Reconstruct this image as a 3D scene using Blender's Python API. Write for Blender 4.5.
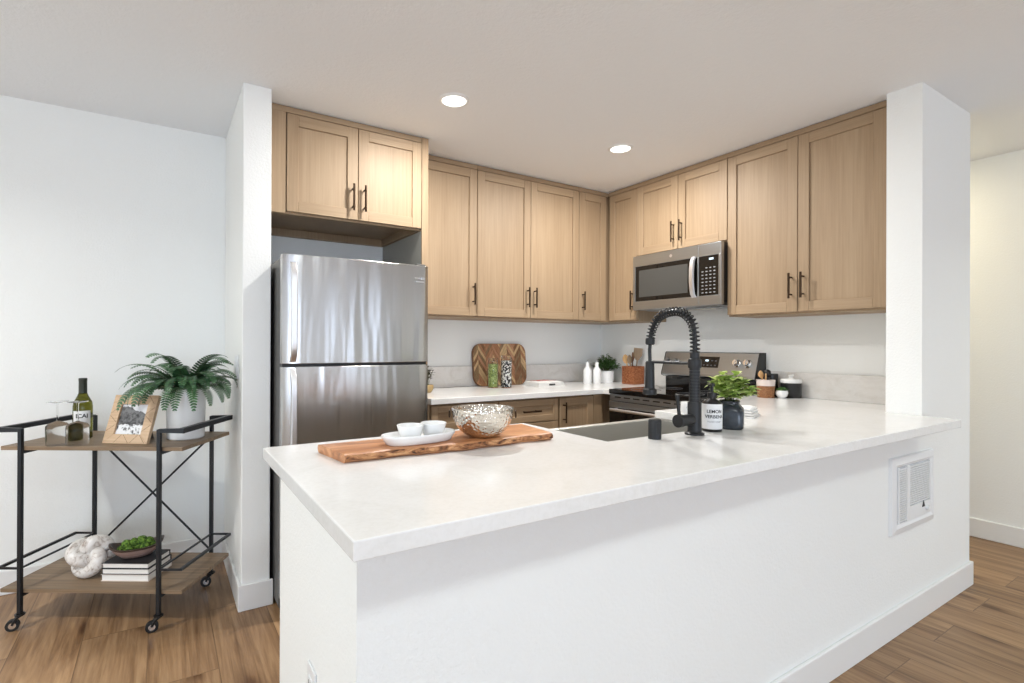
import bpy, bmesh, math, random
from mathutils import Vector, Matrix
PI = math.pi
random.seed(7)
scene = bpy.context.scene
for o in list(bpy.data.objects):
    bpy.data.objects.remove(o)
COL = scene.collection

# ------------------------------------------------------------------ camera
ROLL, PITCH, FPX, YAW, HY, CX, CAMZ = .0039, .0014, 518.69, .5552, 343.515, 483.84, 1.2333
cy_, sy_, cp_, sp_ = math.cos(YAW), math.sin(YAW), math.cos(PITCH), math.sin(PITCH)
fw = Vector((sy_*cp_, cy_*cp_, sp_)); rt = Vector((cy_, -sy_, 0)); up = rt.cross(fw)
r2 = math.cos(ROLL)*rt + math.sin(ROLL)*up
u2 = -math.sin(ROLL)*rt + math.cos(ROLL)*up
cam = bpy.data.cameras.new('camera')
cam.sensor_fit = 'HORIZONTAL'; cam.sensor_width = 36
cam.lens = FPX*36/1024
cam.shift_x = (512-CX)/1024; cam.shift_y = (HY-341.5)/1024
cam.clip_start = .05
camo = bpy.data.objects.new('camera', cam); COL.objects.link(camo)
camo.matrix_world = Matrix(((r2.x, u2.x, -fw.x, 0), (r2.y, u2.y, -fw.y, 0), (r2.z, u2.z, -fw.z, CAMZ), (0, 0, 0, 1)))
scene.camera = camo

# ------------------------------------------------------------------ light and exposure
scene.view_settings.view_transform = 'Standard'
scene.view_settings.look = 'None'
scene.view_settings.gamma = 1
scene.view_settings.use_curve_mapping = False
scene.view_settings.exposure = 0.16
w = bpy.data.worlds.new('sky'); scene.world = w; w.use_nodes = True
bg = w.node_tree.nodes['Background']
bg.inputs[0].default_value = (.82, .91, 1, 1); bg.inputs[1].default_value = 1.0

def area(name, loc, rot, sx, sy, power, color, shape='RECTANGLE', spread=PI):
    l = bpy.data.lights.new(name, 'AREA'); l.shape = shape; l.size = sx
    if shape in ('RECTANGLE', 'ELLIPSE'): l.size_y = sy
    l.energy = power; l.color = color; l.spread = spread
    o = bpy.data.objects.new(name, l); COL.objects.link(o)
    o.location = loc; o.rotation_euler = rot
    return o
# strength and colour of every light, added fills included
LIT = {
    'rear': (122, (.67, .79, 1)), 'narrow': (19, (.67, .79, 1)), 'side': (18, (.76, .91, 1)), 'flush': (15.2, (.89, .98, 1)),
    'left': (24.5, (.99, 1, .97)), 'living': (8.5, (.94, 1, .9)), 'kitchen': (19.5, (1, .99, .96)), 'hall': (9.2, (1, .87, .6)),
}
def lit(key, name, loc, rot, sx, sy, shape='RECTANGLE', spread=PI):
    return area(name, loc, rot, sx, sy, LIT[key][0], LIT[key][1], shape, spread)
# daylight through the wide rear window, plus added narrow, side and ceiling fills
YR = -6.4
lit('rear', 'window_daylight', (-.6, YR-.08, 1.3), (PI/2, 0, 0), 2.7, 1.95)
lit('narrow', 'window_daylight', (3.3, YR-.08, 1.3), (PI/2, 0, 0), .55, 1.95)  # unseen narrow window, added to reflect as a bright streak in the refrigerator
lit('side', 'window_daylight', (-2.38, .2, 1.15), (PI/2, 0, -PI/2), 2.1, 2.0)  # unseen left window, added to light the side of the fin wall
lit('left', 'recessed_light_beam', (-1.65, 2.0, 2.428), (0, 0, 0), .11, .11, 'DISK', 2.7)  # added fill that brightens the left wall, no fixture above it
# ceiling lamps: living-room flush lamp, added living-room fills, kitchen recessed lights, hall lamp
lit('flush', 'flush_lamp_light', (.7, -.45, 2.335), (0, 0, 0), .34, .34, 'DISK')
LIVING_FILL = [(-1.2, -2.6), (1.2, -2.6), (3.4, -2.6), (-1.2, -4.8), (1.2, -4.8), (3.4, -4.8), (3.6, -.6)]
for x_, y_ in LIVING_FILL: lit('living', 'recessed_light_beam', (x_, y_, 2.428), (0, 0, 0), .11, .11, 'DISK', 2.4)  # unseen fills added for overhead light, without fixtures
KITCHEN = [(1.222, 2.258), (2.387, 2.265)]
for x_, y_ in KITCHEN: lit('kitchen', 'recessed_light_beam', (x_, y_, 2.428), (0, 0, 0), .11, .11, 'DISK')
lit('hall', 'hall_light_beam', (4.15, 1.75, 2.41), (0, 0, 0), .2, .2, 'DISK')

# ------------------------------------------------------------------ materials
def srgb(r, g, b):
    f = lambda c: (c/255)/12.92 if c/255 <= .04045 else ((c/255+.055)/1.055)**2.4
    return (f(r), f(g), f(b), 1)
class Mat:
    def __init__(s, name):
        s.m = bpy.data.materials.new(name); s.m.use_nodes = True
        s.t = s.m.node_tree; s.p = s.t.nodes['Principled BSDF']
    def n(s, typ, **kw):
        nd = s.t.nodes.new(typ)
        for k, v in kw.items(): setattr(nd, k, v)
        return nd
    def l(s, a, b): s.t.links.new(a, b)
    def set(s, **kw):
        for k, v in kw.items(): s.p.inputs[k.replace('_', ' ')].default_value = v
        return s
    def coords(s, scale=(1, 1, 1), rnd=True, kind='Object', rot=(0, 0, 0)):
        tc = s.n('ShaderNodeTexCoord'); mp = s.n('ShaderNodeMapping')
        mp.inputs['Scale'].default_value = scale; mp.inputs['Rotation'].default_value = rot
        src = tc.outputs[kind]
        if rnd:
            oi = s.n('ShaderNodeObjectInfo'); ml = s.n('ShaderNodeVectorMath', operation='MULTIPLY_ADD')
            cb = s.n('ShaderNodeCombineXYZ')
            for i in range(3): s.l(oi.outputs['Random'], cb.inputs[i])
            ml.inputs[1].default_value = (7.3, 5.1, 9.7)
            s.l(cb.outputs[0], ml.inputs[0]); s.l(src, ml.inputs[2]); src = ml.outputs[0]
        s.l(src, mp.inputs['Vector'])
        return mp.outputs[0]
    def noise(s, vec, scale, detail=4, rough=.55, dist=0):
        nd = s.n('ShaderNodeTexNoise'); nd.inputs['Scale'].default_value = scale
        nd.inputs['Detail'].default_value = detail; nd.inputs['Roughness'].default_value = rough
        nd.inputs['Distortion'].default_value = dist
        s.l(vec, nd.inputs['Vector']); return nd
    def ramp(s, fac, stops, interp='LINEAR'):
        nd = s.n('ShaderNodeValToRGB'); nd.color_ramp.interpolation = interp
        e = nd.color_ramp.elements
        while len(e) < len(stops): e.new(.5)
        for el, (p, c) in zip(e, stops): el.position = p; el.color = c
        s.l(fac, nd.inputs[0]); return nd.outputs[0]
    def mix(s, fac, a, b, blend='MIX'):
        nd = s.n('ShaderNodeMix', data_type='RGBA', blend_type=blend)
        for sock, v in ((nd.inputs[0], fac), (nd.inputs[6], a), (nd.inputs[7], b)):
            if hasattr(v, 'links'): s.l(v, sock)
            else: sock.default_value = v
        return nd.outputs[2]
    def math(s, op, a, b=0.0, c=0.0):
        nd = s.n('ShaderNodeMath', operation=op)
        for i, v in enumerate((a, b, c)):
            if hasattr(v, 'links'): s.l(v, nd.inputs[i])
            else: nd.inputs[i].default_value = v
        return nd.outputs[0]
    def bump(s, h, strength=.2, dist=.01):
        nd = s.n('ShaderNodeBump'); nd.inputs['Strength'].default_value = strength
        nd.inputs['Distance'].default_value = dist
        s.l(h, nd.inputs['Height']); s.l(nd.outputs[0], s.p.inputs['Normal'])
    def color(s, sock): s.l(sock, s.p.inputs['Base Color'])

def plain(name, col, rough=.5, metal=0.0, **kw):
    m = Mat(name); m.set(Base_Color=col, Roughness=rough, Metallic=metal, **kw)
    return m.m
def paint(name, col, strength=.25, scale=140, rough=.75):
    m = Mat(name); m.set(Base_Color=col, Roughness=rough)
    v = m.coords(rnd=False)
    m.bump(m.noise(v, scale, 3, .6).outputs[0], strength, .004)
    return m.m
def wood(name, dark, mid, light, axis=2, freq=1.0, rough=.42):
    """Fine straight grain running along one object axis."""
    m = Mat(name); m.set(Roughness=rough)
    sc = [44*freq, 44*freq, 44*freq]; sc[axis] = 1.1*freq
    g = m.noise(m.coords(tuple(sc)), 2.2, 8, .66, .25).outputs[0]
    sc2 = [4*freq, 4*freq, 4*freq]; sc2[axis] = .3*freq
    b = m.noise(m.coords(tuple(sc2)), 1.5, 3, .5, .6).outputs[0]
    f = m.math('ADD', m.math('MULTIPLY', g, .6), m.math('MULTIPLY', b, .4))
    m.color(m.ramp(f, [(.30, dark), (.5, mid), (.70, light)]))
    m.bump(g, .05, .002)
    return m.m

M = {}
M['wall'] = paint('white_wall_paint', srgb(246, 247, 245), .38, 110)
M['ceiling'] = paint('ceiling_paint', srgb(243, 245, 248), .5, 60, .85)
M['trim'] = plain('white_trim_gloss', srgb(240, 240, 239), .35)
M['plastic'] = plain('white_plastic', srgb(238, 239, 240), .35)
OAK = (srgb(146, 121, 93), srgb(163, 138, 109), srgb(175, 151, 122))
M['oak'] = wood('light_oak', *OAK, rough=.55)
M['oakh'] = wood('light_oak_crosswise', *OAK, axis=0, rough=.55)
M['oak_in'] = wood('oak_underside', srgb(150, 118, 84), srgb(172, 140, 104), srgb(186, 154, 118), axis=0)
M['laminate'] = plain('grey_laminate', srgb(172, 170, 162), .5)  # even grey on the end panel's inner face
M['shelf'] = wood('weathered_brown_shelf', srgb(96, 78, 60), srgb(134, 112, 88), srgb(162, 138, 112), axis=0, freq=.8, rough=.5)
M['bronze'] = plain('dark_bronze_metal', srgb(66, 50, 36), .35, .85)
M['black'] = plain('matte_black_metal', srgb(40, 41, 43), .42, .3)
M['cartblack'] = plain('cart_black_metal', srgb(36, 39, 44), .38, .3)
M['gloss_black'] = plain('gloss_black_glass', srgb(10, 10, 11), .06)
M['softblack'] = plain('black_plastic', srgb(22, 22, 23), .35)
M['rubber'] = plain('rubber', srgb(25, 24, 24), .6)
M['chrome'] = plain('chrome', (.8, .8, .8, 1), .12, 1)
M['ceramic'] = plain('white_ceramic', srgb(244, 244, 243), .18)
M['ceramic_rough'] = plain('matte_white_ceramic', srgb(240, 240, 238), .4)

m = Mat('oak_plank_floor'); m.set(Roughness=.42)
v = m.coords((1, 1, 1), rnd=False, rot=(0, 0, 0))
sp = m.n('ShaderNodeSeparateXYZ'); m.l(v, sp.inputs[0])
cb = m.n('ShaderNodeCombineXYZ')
m.l(sp.outputs[1], cb.inputs[0]); m.l(m.math('ADD', sp.outputs[0], .0437), cb.inputs[1])
br = m.n('ShaderNodeTexBrick', offset=.37, offset_frequency=2)
br.inputs['Color1'].default_value = (0, 0, 0, 1); br.inputs['Color2'].default_value = (1, 1, 1, 1)
br.inputs['Mortar'].default_value = (.5, .5, .5, 1)
br.inputs['Scale'].default_value = 1; br.inputs['Mortar Size'].default_value = .0022
br.inputs['Mortar Smooth'].default_value = .3
br.inputs['Brick Width'].default_value = 1.35; br.inputs['Row Height'].default_value = .2325
m.l(cb.outputs[0], br.inputs['Vector'])
off = m.n('ShaderNodeVectorMath', operation='MULTIPLY_ADD'); off.inputs[1].default_value = (13, 17, 5)
m.l(br.outputs['Color'], off.inputs[0]); m.l(v, off.inputs[2])
mp = m.n('ShaderNodeMapping'); mp.inputs['Scale'].default_value = (11, .85, 1); m.l(off.outputs[0], mp.inputs[0])
g1 = m.noise(mp.outputs[0], 1.6, 8, .62, .9).outputs[0]
mp2 = m.n('ShaderNodeMapping'); mp2.inputs['Scale'].default_value = (60, 2.2, 1); m.l(off.outputs[0], mp2.inputs[0])
g2 = m.noise(mp2.outputs[0], 1.5, 5, .6, .2).outputs[0]
mp3 = m.n('ShaderNodeMapping'); mp3.inputs['Scale'].default_value = (5.2, 1.9, 1); m.l(off.outputs[0], mp3.inputs[0])
kn = m.n('ShaderNodeTexVoronoi', voronoi_dimensions='2D'); kn.inputs['Scale'].default_value = 1.0; m.l(mp3.outputs[0], kn.inputs['Vector'])
kc = m.n('ShaderNodeSeparateColor'); m.l(kn.outputs['Color'], kc.inputs[0])
kd = m.math('ADD', kn.outputs['Distance'], m.math('MULTIPLY', m.math('LESS_THAN', kc.outputs[0], .55), 1.0))
knot = m.ramp(m.math('ADD', kd, m.math('MULTIPLY', m.math('SUBTRACT', g2, .5), .12)), [(.05, (.36, .27, .19, 1)), (.13, (.74, .68, .62, 1)), (.27, (1, 1, 1, 1))])
mp4 = m.n('ShaderNodeMapping'); mp4.inputs['Scale'].default_value = (17, .75, 1); m.l(off.outputs[0], mp4.inputs[0])
g3 = m.noise(mp4.outputs[0], 1.0, 6, .6, 1.4).outputs[0]
streak = m.ramp(g3, [(.31, (.46, .39, .32, 1)), (.41, (.82, .79, .75, 1)), (.52, (1, 1, 1, 1))])
f = m.math('ADD', m.math('MULTIPLY', g1, .72), m.math('MULTIPLY', g2, .28))
base = m.ramp(f, [(.3, srgb(108, 80, 54)), (.45, srgb(148, 115, 82)), (.58, srgb(172, 138, 102)), (.74, srgb(196, 163, 124))])
tone = m.ramp(br.outputs['Color'], [(0, (.84, .83, .82, 1)), (1, (1.04, 1.02, .99, 1))])
c = m.mix(1.0, base, tone, 'MULTIPLY')
c = m.mix(.85, c, streak, 'MULTIPLY')
c = m.mix(1.0, c, knot, 'MULTIPLY')
c = m.mix(m.math('MULTIPLY', br.outputs['Fac'], .7), c, srgb(96, 72, 50))
m.color(c)
m.bump(m.math('SUBTRACT', g2, m.math('MULTIPLY', br.outputs['Fac'], 2)), .1, .002)
M['floor'] = m.m

m = Mat('white_quartz'); m.set(Roughness=.16)
v = m.coords(rnd=False)
a = m.noise(v, 5, 6, .6, 1.2).outputs[0]; b = m.noise(v, 90, 3, .6).outputs[0]
c = m.ramp(a, [(.36, srgb(234, 233, 230)), (.5, srgb(239, 238, 236)), (.64, srgb(241, 240, 238))])
m.color(m.mix(.2, c, m.ramp(b, [(.4, srgb(228, 226, 222)), (.55, srgb(244, 243, 241))])))
M['quartz'] = m.m
m = Mat('veined_quartz_splash'); m.set(Roughness=.2)
v = m.coords((1, 1, 1.6), rnd=False)
a = m.noise(v, 6, 7, .65, 2.0).outputs[0]
m.color(m.ramp(a, [(.3, srgb(222, 218, 212)), (.5, srgb(233, 230, 226)), (.7, srgb(238, 236, 233))]))
M['splash'] = m.m

def steel(name, col, rough, streak, freq, axis='z', spread=.1):
    m = Mat(name); m.set(Metallic=1.0)
    v = m.coords((freq, freq, .9) if axis == 'z' else (.25, freq, freq))
    lo = m.noise(v, 1, 2, .5).outputs[0]
    v2 = m.coords((500, 500, 2) if axis == 'z' else (2, 500, 500))
    hi = m.noise(v2, 1, 2, .5).outputs[0]
    m.color(m.ramp(hi, [(.3, tuple(x*.92 for x in col[:3])+(1,)), (.7, col)]))
    m.l(m.math('ADD', m.math('MULTIPLY', hi, spread), rough), m.p.inputs['Roughness'])
    m.bump(lo, streak, .02)
    return m.m
M['steel'] = steel('brushed_stainless_steel', (.53, .52, .505, 1), .17, .6, 7.5)
M['steel2'] = steel('dark_stainless_steel', (.43, .455, .48, 1), .26, .03, 5, 'x')
M['sink'] = plain('satin_sink_steel', (.66, .65, .62, 1), .38, 1)
M['fridge_side'] = plain('dark_grey_enamel', srgb(78, 77, 75), .4)
M['silver'] = plain('silver_handle', (.80, .80, .82, 1), .38, 1)

def glass(name, col, rough=.02, ior=1.45):
    m = Mat(name); m.set(Base_Color=col, Roughness=rough, Transmission_Weight=1.0, IOR=ior); return m.m
M['glass'] = glass('clear_glass', (.96, .97, .97, 1), ior=1.2)
M['smoke'] = glass('smoky_glass', (.92, .92, .915, 1), .15, 1.12)
M['bottle'] = glass('olive_green_glass', (.15, .15, .02, 1), .04, 1.3)

def leafmat(name, a, b, rough=.45):
    m = Mat(name); m.set(Roughness=rough)
    v = m.coords(rnd=True); nz = m.noise(v, 35, 3).outputs[0]
    m.color(m.ramp(nz, [(.35, a), (.65, b)])); return m.m
M['fern'] = leafmat('fern_leaf', srgb(34, 68, 42), srgb(78, 120, 76))
M['herb'] = leafmat('dark_herb_leaf', srgb(44, 80, 36), srgb(104, 144, 76))
M['lime'] = leafmat('bright_green_leaf', srgb(160, 192, 88), srgb(226, 238, 160))
M['stem'] = plain('plant_stem', srgb(86, 96, 50), .6)
M['fernstem'] = plain('fern_stem', srgb(76, 84, 48), .6)
M['soil'] = plain('potting_soil', srgb(48, 36, 28), .95)
m = Mat('moss'); m.set(Roughness=.95)
nz = m.noise(m.coords(), 90, 4).outputs[0]
m.color(m.ramp(nz, [(.35, srgb(40, 70, 18)), (.65, srgb(112, 146, 54))])); m.bump(nz, .9, .01)
M['moss'] = m.m

m = Mat('marbled_knot_glaze'); m.set(Roughness=.3)
v = m.coords(); a = m.noise(v, 14, 6, .65, 2.5).outputs[0]
m.color(m.ramp(a, [(.32, srgb(150, 132, 120)), (.47, srgb(226, 220, 214)), (.7, srgb(242, 240, 238))]))
m.bump(m.noise(v, 60, 3).outputs[0], .35, .006); M['knot'] = m.m

m = Mat('live_edge_acacia'); m.set(Roughness=.4)
v = m.coords((1.4, 9, 9)); a = m.noise(v, 1.7, 7, .62, 1.6).outputs[0]
m.color(m.ramp(a, [(.27, srgb(112, 66, 38)), (.42, srgb(184, 122, 78)), (.58, srgb(212, 152, 104)), (.75, srgb(230, 180, 134))]))
M['acacia'] = m.m
m = Mat('bark_edge'); m.set(Roughness=.8)
v = m.coords((14, 14, 40)); a = m.noise(v, 1.4, 5, .6, 1).outputs[0]
m.color(m.ramp(a, [(.36, srgb(66, 42, 27)), (.46, srgb(168, 112, 72)), (.6, srgb(222, 168, 120))]))
m.bump(a, .8, .01); M['bark'] = m.m

m = Mat('hammered_silver'); m.set(Metallic=1.0, Roughness=.16, Base_Color=(.72, .67, .60, 1))
tc = m.coords(rnd=False)
vo = m.n('ShaderNodeTexVoronoi', feature='SMOOTH_F1'); vo.inputs['Scale'].default_value = 105
m.l(tc, vo.inputs['Vector']); m.bump(vo.outputs['Distance'], .75, .006); M['hammered'] = m.m

m = Mat('chevron_marquetry'); m.set(Roughness=.45)
v = m.coords(rnd=False); sp = m.n('ShaderNodeSeparateXYZ'); m.l(v, sp.inputs[0])
P_ = .132
colx = m.math('DIVIDE', m.math('ADD', sp.outputs[0], .2), P_)
tri = m.math('ABSOLUTE', m.math('SUBTRACT', m.math('FRACT', colx), .5))
side = m.math('GREATER_THAN', m.math('FRACT', colx), .5)
uu = m.math('DIVIDE', m.math('SUBTRACT', sp.outputs[2], m.math('MULTIPLY', m.math('SUBTRACT', .5, tri), P_*-1.15)), .030)
uu = m.math('DIVIDE', m.math('ADD', sp.outputs[2], m.math('MULTIPLY', tri, -1.5*P_)), .036)
stripe = m.math('FLOOR', uu)
wn = m.n('ShaderNodeTexWhiteNoise', noise_dimensions='2D'); cb = m.n('ShaderNodeCombineXYZ')
m.l(stripe, cb.inputs[0]); m.l(m.math('ADD', m.math('MULTIPLY', m.math('FLOOR', colx), 2), side), cb.inputs[1]); m.l(cb.outputs[0], wn.inputs['Vector'])
c = m.ramp(wn.outputs['Value'], [(0, srgb(128, 84, 54)), (.2, srgb(182, 122, 86)), (.45, srgb(136, 112, 82)), (.6, srgb(206, 150, 114)), (.8, srgb(232, 200, 150))], 'CONSTANT')
edge = m.math('LESS_THAN', m.math('FRACT', uu), .07)
c = m.mix(edge, c, srgb(84, 58, 38))
gn = m.noise(m.coords((40, 40, 12)), 2, 4).outputs[0]
m.color(m.mix(.3, c, m.ramp(gn, [(.3, srgb(110, 78, 50)), (.7, srgb(212, 172, 126))])))
M['chevron'] = m.m
M['walnut'] = wood('walnut_edge', srgb(84, 54, 34), srgb(124, 84, 54), srgb(150, 106, 72), axis=0)

m = Mat('hammered_copper'); m.set(Metallic=.75, Roughness=.34, Base_Color=srgb(176, 108, 72))
vo = m.n('ShaderNodeTexVoronoi', feature='SMOOTH_F1'); vo.inputs['Scale'].default_value = 90
m.l(m.coords(rnd=False), vo.inputs['Vector'])
m.color(m.ramp(vo.outputs['Distance'], [(.0, srgb(206, 140, 98)), (.7, srgb(150, 86, 54))]))
m.bump(vo.outputs['Distance'], .5, .005); M['copper'] = m.m
M['spoonwood'] = wood('utensil_wood', srgb(112, 92, 70), srgb(150, 126, 98), srgb(176, 150, 118), axis=2, freq=2)
M['beech'] = wood('beech_wood', srgb(196, 146, 92), srgb(220, 176, 120), srgb(232, 194, 142), axis=2, freq=2)
M['framewood'] = wood('mango_wood_frame', srgb(176, 144, 112), srgb(208, 176, 142), srgb(224, 196, 164), axis=0, freq=1.6)
m = Mat('wicker'); m.set(Roughness=.6)
v = m.coords((1, 1, 1), rnd=False); wv = m.n('ShaderNodeTexWave', wave_type='BANDS', bands_direction='Z')
wv.inputs['Scale'].default_value = 45; wv.inputs['Distortion'].default_value = 4; wv.inputs['Detail Scale'].default_value = 6
m.l(v, wv.inputs['Vector'])
m.color(m.ramp(wv.outputs['Fac'], [(.2, srgb(110, 66, 36)), (.8, srgb(190, 132, 86))])); m.bump(wv.outputs['Fac'], .6, .006)
M['wicker'] = m.m

def grains(name, stops, scale, rough=.4):
    m = Mat(name); m.set(Roughness=rough)
    vo = m.n('ShaderNodeTexVoronoi'); vo.inputs['Scale'].default_value = scale
    m.l(m.coords(rnd=False), vo.inputs['Vector'])
    sp = m.n('ShaderNodeSeparateColor'); m.l(vo.outputs['Color'], sp.inputs[0])
    m.color(m.ramp(sp.outputs[0], stops, 'CONSTANT')); m.bump(vo.outputs['Distance'], -.6, .006); return m.m
M['pistachio'] = grains('green_split_peas', [(0, srgb(112, 132, 62)), (.35, srgb(150, 168, 92)), (.7, srgb(178, 190, 122))], 130)
M['beans'] = grains('black_and_white_beans', [(0, srgb(28, 28, 30)), (.42, srgb(238, 236, 230)), (.9, srgb(120, 116, 110))], 105)

m = Mat('blue_black_glaze'); m.set(Roughness=.22)
a = m.noise(m.coords((1, 1, 1)), 16, 4).outputs[0]
m.color(m.ramp(a, [(.35, srgb(34, 38, 44)), (.7, srgb(62, 70, 80))])); M['glaze'] = m.m

m = Mat('black_and_white_landscape_print'); m.set(Roughness=.5)
v = m.coords(rnd=False); sp = m.n('ShaderNodeSeparateXYZ'); m.l(v, sp.inputs[0])
nz = m.noise(v, 16, 6, .65).outputs[0]
ridge = m.math('SUBTRACT', m.math('ADD', m.math('MULTIPLY', nz, .09), m.math('MULTIPLY', sp.outputs[0], -.28)), m.math('SUBTRACT', sp.outputs[2], .10))
hill = m.math('GREATER_THAN', ridge, 0.0)
low = m.math('LESS_THAN', m.math('ADD', sp.outputs[2], m.math('MULTIPLY', nz, .05)), .1)
n2 = m.noise(v, 60, 4).outputs[0]
sky = m.ramp(nz, [(.3, srgb(212, 212, 216)), (.7, srgb(240, 240, 243))])
land = m.ramp(n2, [(.38, srgb(44, 44, 46)), (.6, srgb(120, 120, 122))])
snow = m.ramp(n2, [(.36, srgb(70, 70, 72)), (.48, srgb(236, 236, 238))])
m.color(m.mix(low, m.mix(hill, sky, land), snow)); M['photo'] = m.m

def emit(name, col, st):
    m = Mat(name); m.set(Base_Color=(0, 0, 0, 1), Emission_Color=col, Emission_Strength=st); return m.m
M['lens'] = emit('lit_lamp_lens', (1, .96, .88, 1), 3)
M['clock'] = emit('lit_clock_digits', (.75, .9, 1, 1), 1.6)
M['paper'] = plain('book_pages', srgb(240, 236, 230), .8)
M['creampaper'] = plain('cream_book_cover', srgb(226, 212, 200), .6)
M['label'] = plain('white_paper_label', srgb(240, 240, 240), .55)
M['ink'] = plain('black_ink', srgb(28, 28, 32), .6)
M['greyink'] = plain('grey_ink', srgb(150, 150, 152), .6)
M['white_cloth'] = paint('white_cotton', srgb(242, 241, 238), .5, 300, .9)
M['red'] = plain('red_print', srgb(200, 84, 74), .8)
M['mauve'] = wood('mauve_wood_dish', srgb(118, 94, 88), srgb(158, 132, 124), srgb(180, 156, 146), axis=0)
M['darkwood'] = wood('dark_wood_dish', srgb(44, 34, 28), srgb(64, 50, 42), srgb(84, 68, 56), axis=0)
M['foil'] = plain('bottle_foil', srgb(52, 56, 48), .4, .3)
M['gold'] = plain('tan_gold_glaze', srgb(176, 150, 104), .4, .2)
M['window_frame'] = plain('window_frame_white', srgb(235, 235, 235), .4)
M['pane'] = glass('window_pane', (1, 1, 1, 1), 0, 1.05)

# ------------------------------------------------------------------ helpers
class B:
    def __init__(s): s.bm = bmesh.new()
    def face(s, vs, mi=0):
        try:
            f = s.bm.faces.new(vs); f.material_index = mi; return f
        except ValueError: return None
    def box(s, x0, x1, y0, y1, z0, z1, mi=0, T=None):
        v = [s.bm.verts.new((x, y, z)) for z in (z0, z1) for y in (y0, y1) for x in (x0, x1)]
        if T is not None:
            for q in v: q.co = T @ q.co
        for i in ((0, 2, 3, 1), (4, 5, 7, 6), (0, 1, 5, 4), (2, 6, 7, 3), (0, 4, 6, 2), (1, 3, 7, 5)):
            s.face([v[k] for k in i], mi)
        return s
    def rings(s, rings, closed=False, cap=True, mi=0):
        R = [[s.bm.verts.new(p) for p in r] for r in rings]; n = len(R[0])
        m_ = len(R)
        for i in range(m_ if closed else m_-1):
            a, b = R[i], R[(i+1) % m_]
            for j in range(n):
                s.face([a[j], a[(j+1) % n], b[(j+1) % n], b[j]], mi)
        if cap and not closed:
            s.face(list(reversed(R[0])), mi); s.face(R[-1], mi)
        return s
    def tube(s, pts, r, seg=10, closed=False, mi=0, square=False, cap=True):
        pts = [Vector(p) for p in pts]; n = len(pts)
        T = []
        for i in range(n):
            if closed: t = pts[(i+1) % n]-pts[i-1]
            else: t = pts[min(i+1, n-1)]-pts[max(i-1, 0)]
            T.append(t.normalized())
        a = Vector((0, 0, 1)) if abs(T[0].z) < .9 else Vector((1, 0, 0))
        nrm = (a - a.dot(T[0])*T[0]).normalized(); rings = []
        for i in range(n):
            if i:
                ax = T[i-1].cross(T[i])
                if ax.length > 1e-7:
                    nrm = Matrix.Rotation(T[i-1].angle(T[i]), 3, ax.normalized()) @ nrm
            nrm = (nrm - nrm.dot(T[i])*T[i]).normalized()
            bn = T[i].cross(nrm); rr = r[i] if isinstance(r, (list, tuple)) else r
            if square:
                k = 1.0
                if 0 < i < n-1:
                    ang = (pts[i]-pts[i-1]).angle(pts[i+1]-pts[i]); k = 1/max(.5, math.cos(ang/2))
                rings.append([pts[i]+(nrm*c+bn*d)*rr*k for c, d in ((1, 1), (-1, 1), (-1, -1), (1, -1))])
            else:
                rings.append([pts[i]+(nrm*math.cos(2*PI*j/seg)+bn*math.sin(2*PI*j/seg))*rr for j in range(seg)])
        return s.rings(rings, closed, cap, mi)
    def cyl(s, p0, p1, r0, r1=None, seg=20, mi=0):
        return s.tube([p0, p1], [r0, r0 if r1 is None else r1], seg, mi=mi)
    def lathe(s, prof, seg=32, c=(0, 0, 0), mi=0, mod=None):
        c = Vector(c); R = []
        for r, z in prof:
            if r < 1e-6: R.append([s.bm.verts.new(c+Vector((0, 0, z)))])
            else:
                R.append([s.bm.verts.new(c+Vector((math.cos(2*PI*j/seg)*(r*(mod(j, z) if mod else 1)), math.sin(2*PI*j/seg)*(r*(mod(j, z) if mod else 1)), z))) for j in range(seg)])
        for a, b in zip(R, R[1:]):
            for j in range(seg):
                k = (j+1) % seg
                if len(a) == 1 and len(b) == 1: continue
                if len(a) == 1: s.face([a[0], b[j], b[k]], mi)
                elif len(b) == 1: s.face([a[j], a[k], b[0]], mi)
                else: s.face([a[j], a[k], b[k], b[j]], mi)
        return s
    def prism(s, poly, z0, z1, mi=0):
        a = [s.bm.verts.new((x, y, z0)) for x, y in poly]; b = [s.bm.verts.new((x, y, z1)) for x, y in poly]
        n = len(poly)
        s.face(list(reversed(a)), mi); s.face(b, mi)
        for i in range(n): s.face([a[i], a[(i+1) % n], b[(i+1) % n], b[i]], mi)
        return s
    def cells(s, xs, ys, inside, z0, z1, mi=0):
        V = {}
        def vt(i, j, k):
            if (i, j, k) not in V: V[i, j, k] = s.bm.verts.new((xs[i], ys[j], (z0, z1)[k]))
            return V[i, j, k]
        I = lambda i, j: 0 <= i < len(xs)-1 and 0 <= j < len(ys)-1 and inside((xs[i]+xs[i+1])/2, (ys[j]+ys[j+1])/2)
        for i in range(len(xs)-1):
            for j in range(len(ys)-1):
                if not I(i, j): continue
                s.face([vt(i, j, 1), vt(i+1, j, 1), vt(i+1, j+1, 1), vt(i, j+1, 1)], mi)
                s.face([vt(i, j, 0), vt(i, j+1, 0), vt(i+1, j+1, 0), vt(i+1, j, 0)], mi)
                if not I(i-1, j): s.face([vt(i, j, 0), vt(i, j, 1), vt(i, j+1, 1), vt(i, j+1, 0)], mi)
                if not I(i+1, j): s.face([vt(i+1, j, 0), vt(i+1, j+1, 0), vt(i+1, j+1, 1), vt(i+1, j, 1)], mi)
                if not I(i, j-1): s.face([vt(i, j, 0), vt(i+1, j, 0), vt(i+1, j, 1), vt(i, j, 1)], mi)
                if not I(i, j+1): s.face([vt(i, j+1, 0), vt(i, j+1, 1), vt(i+1, j+1, 1), vt(i+1, j+1, 0)], mi)
        return s
    def xf(s, T):
        for v in s.bm.verts: v.co = T @ v.co
        return s
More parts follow.
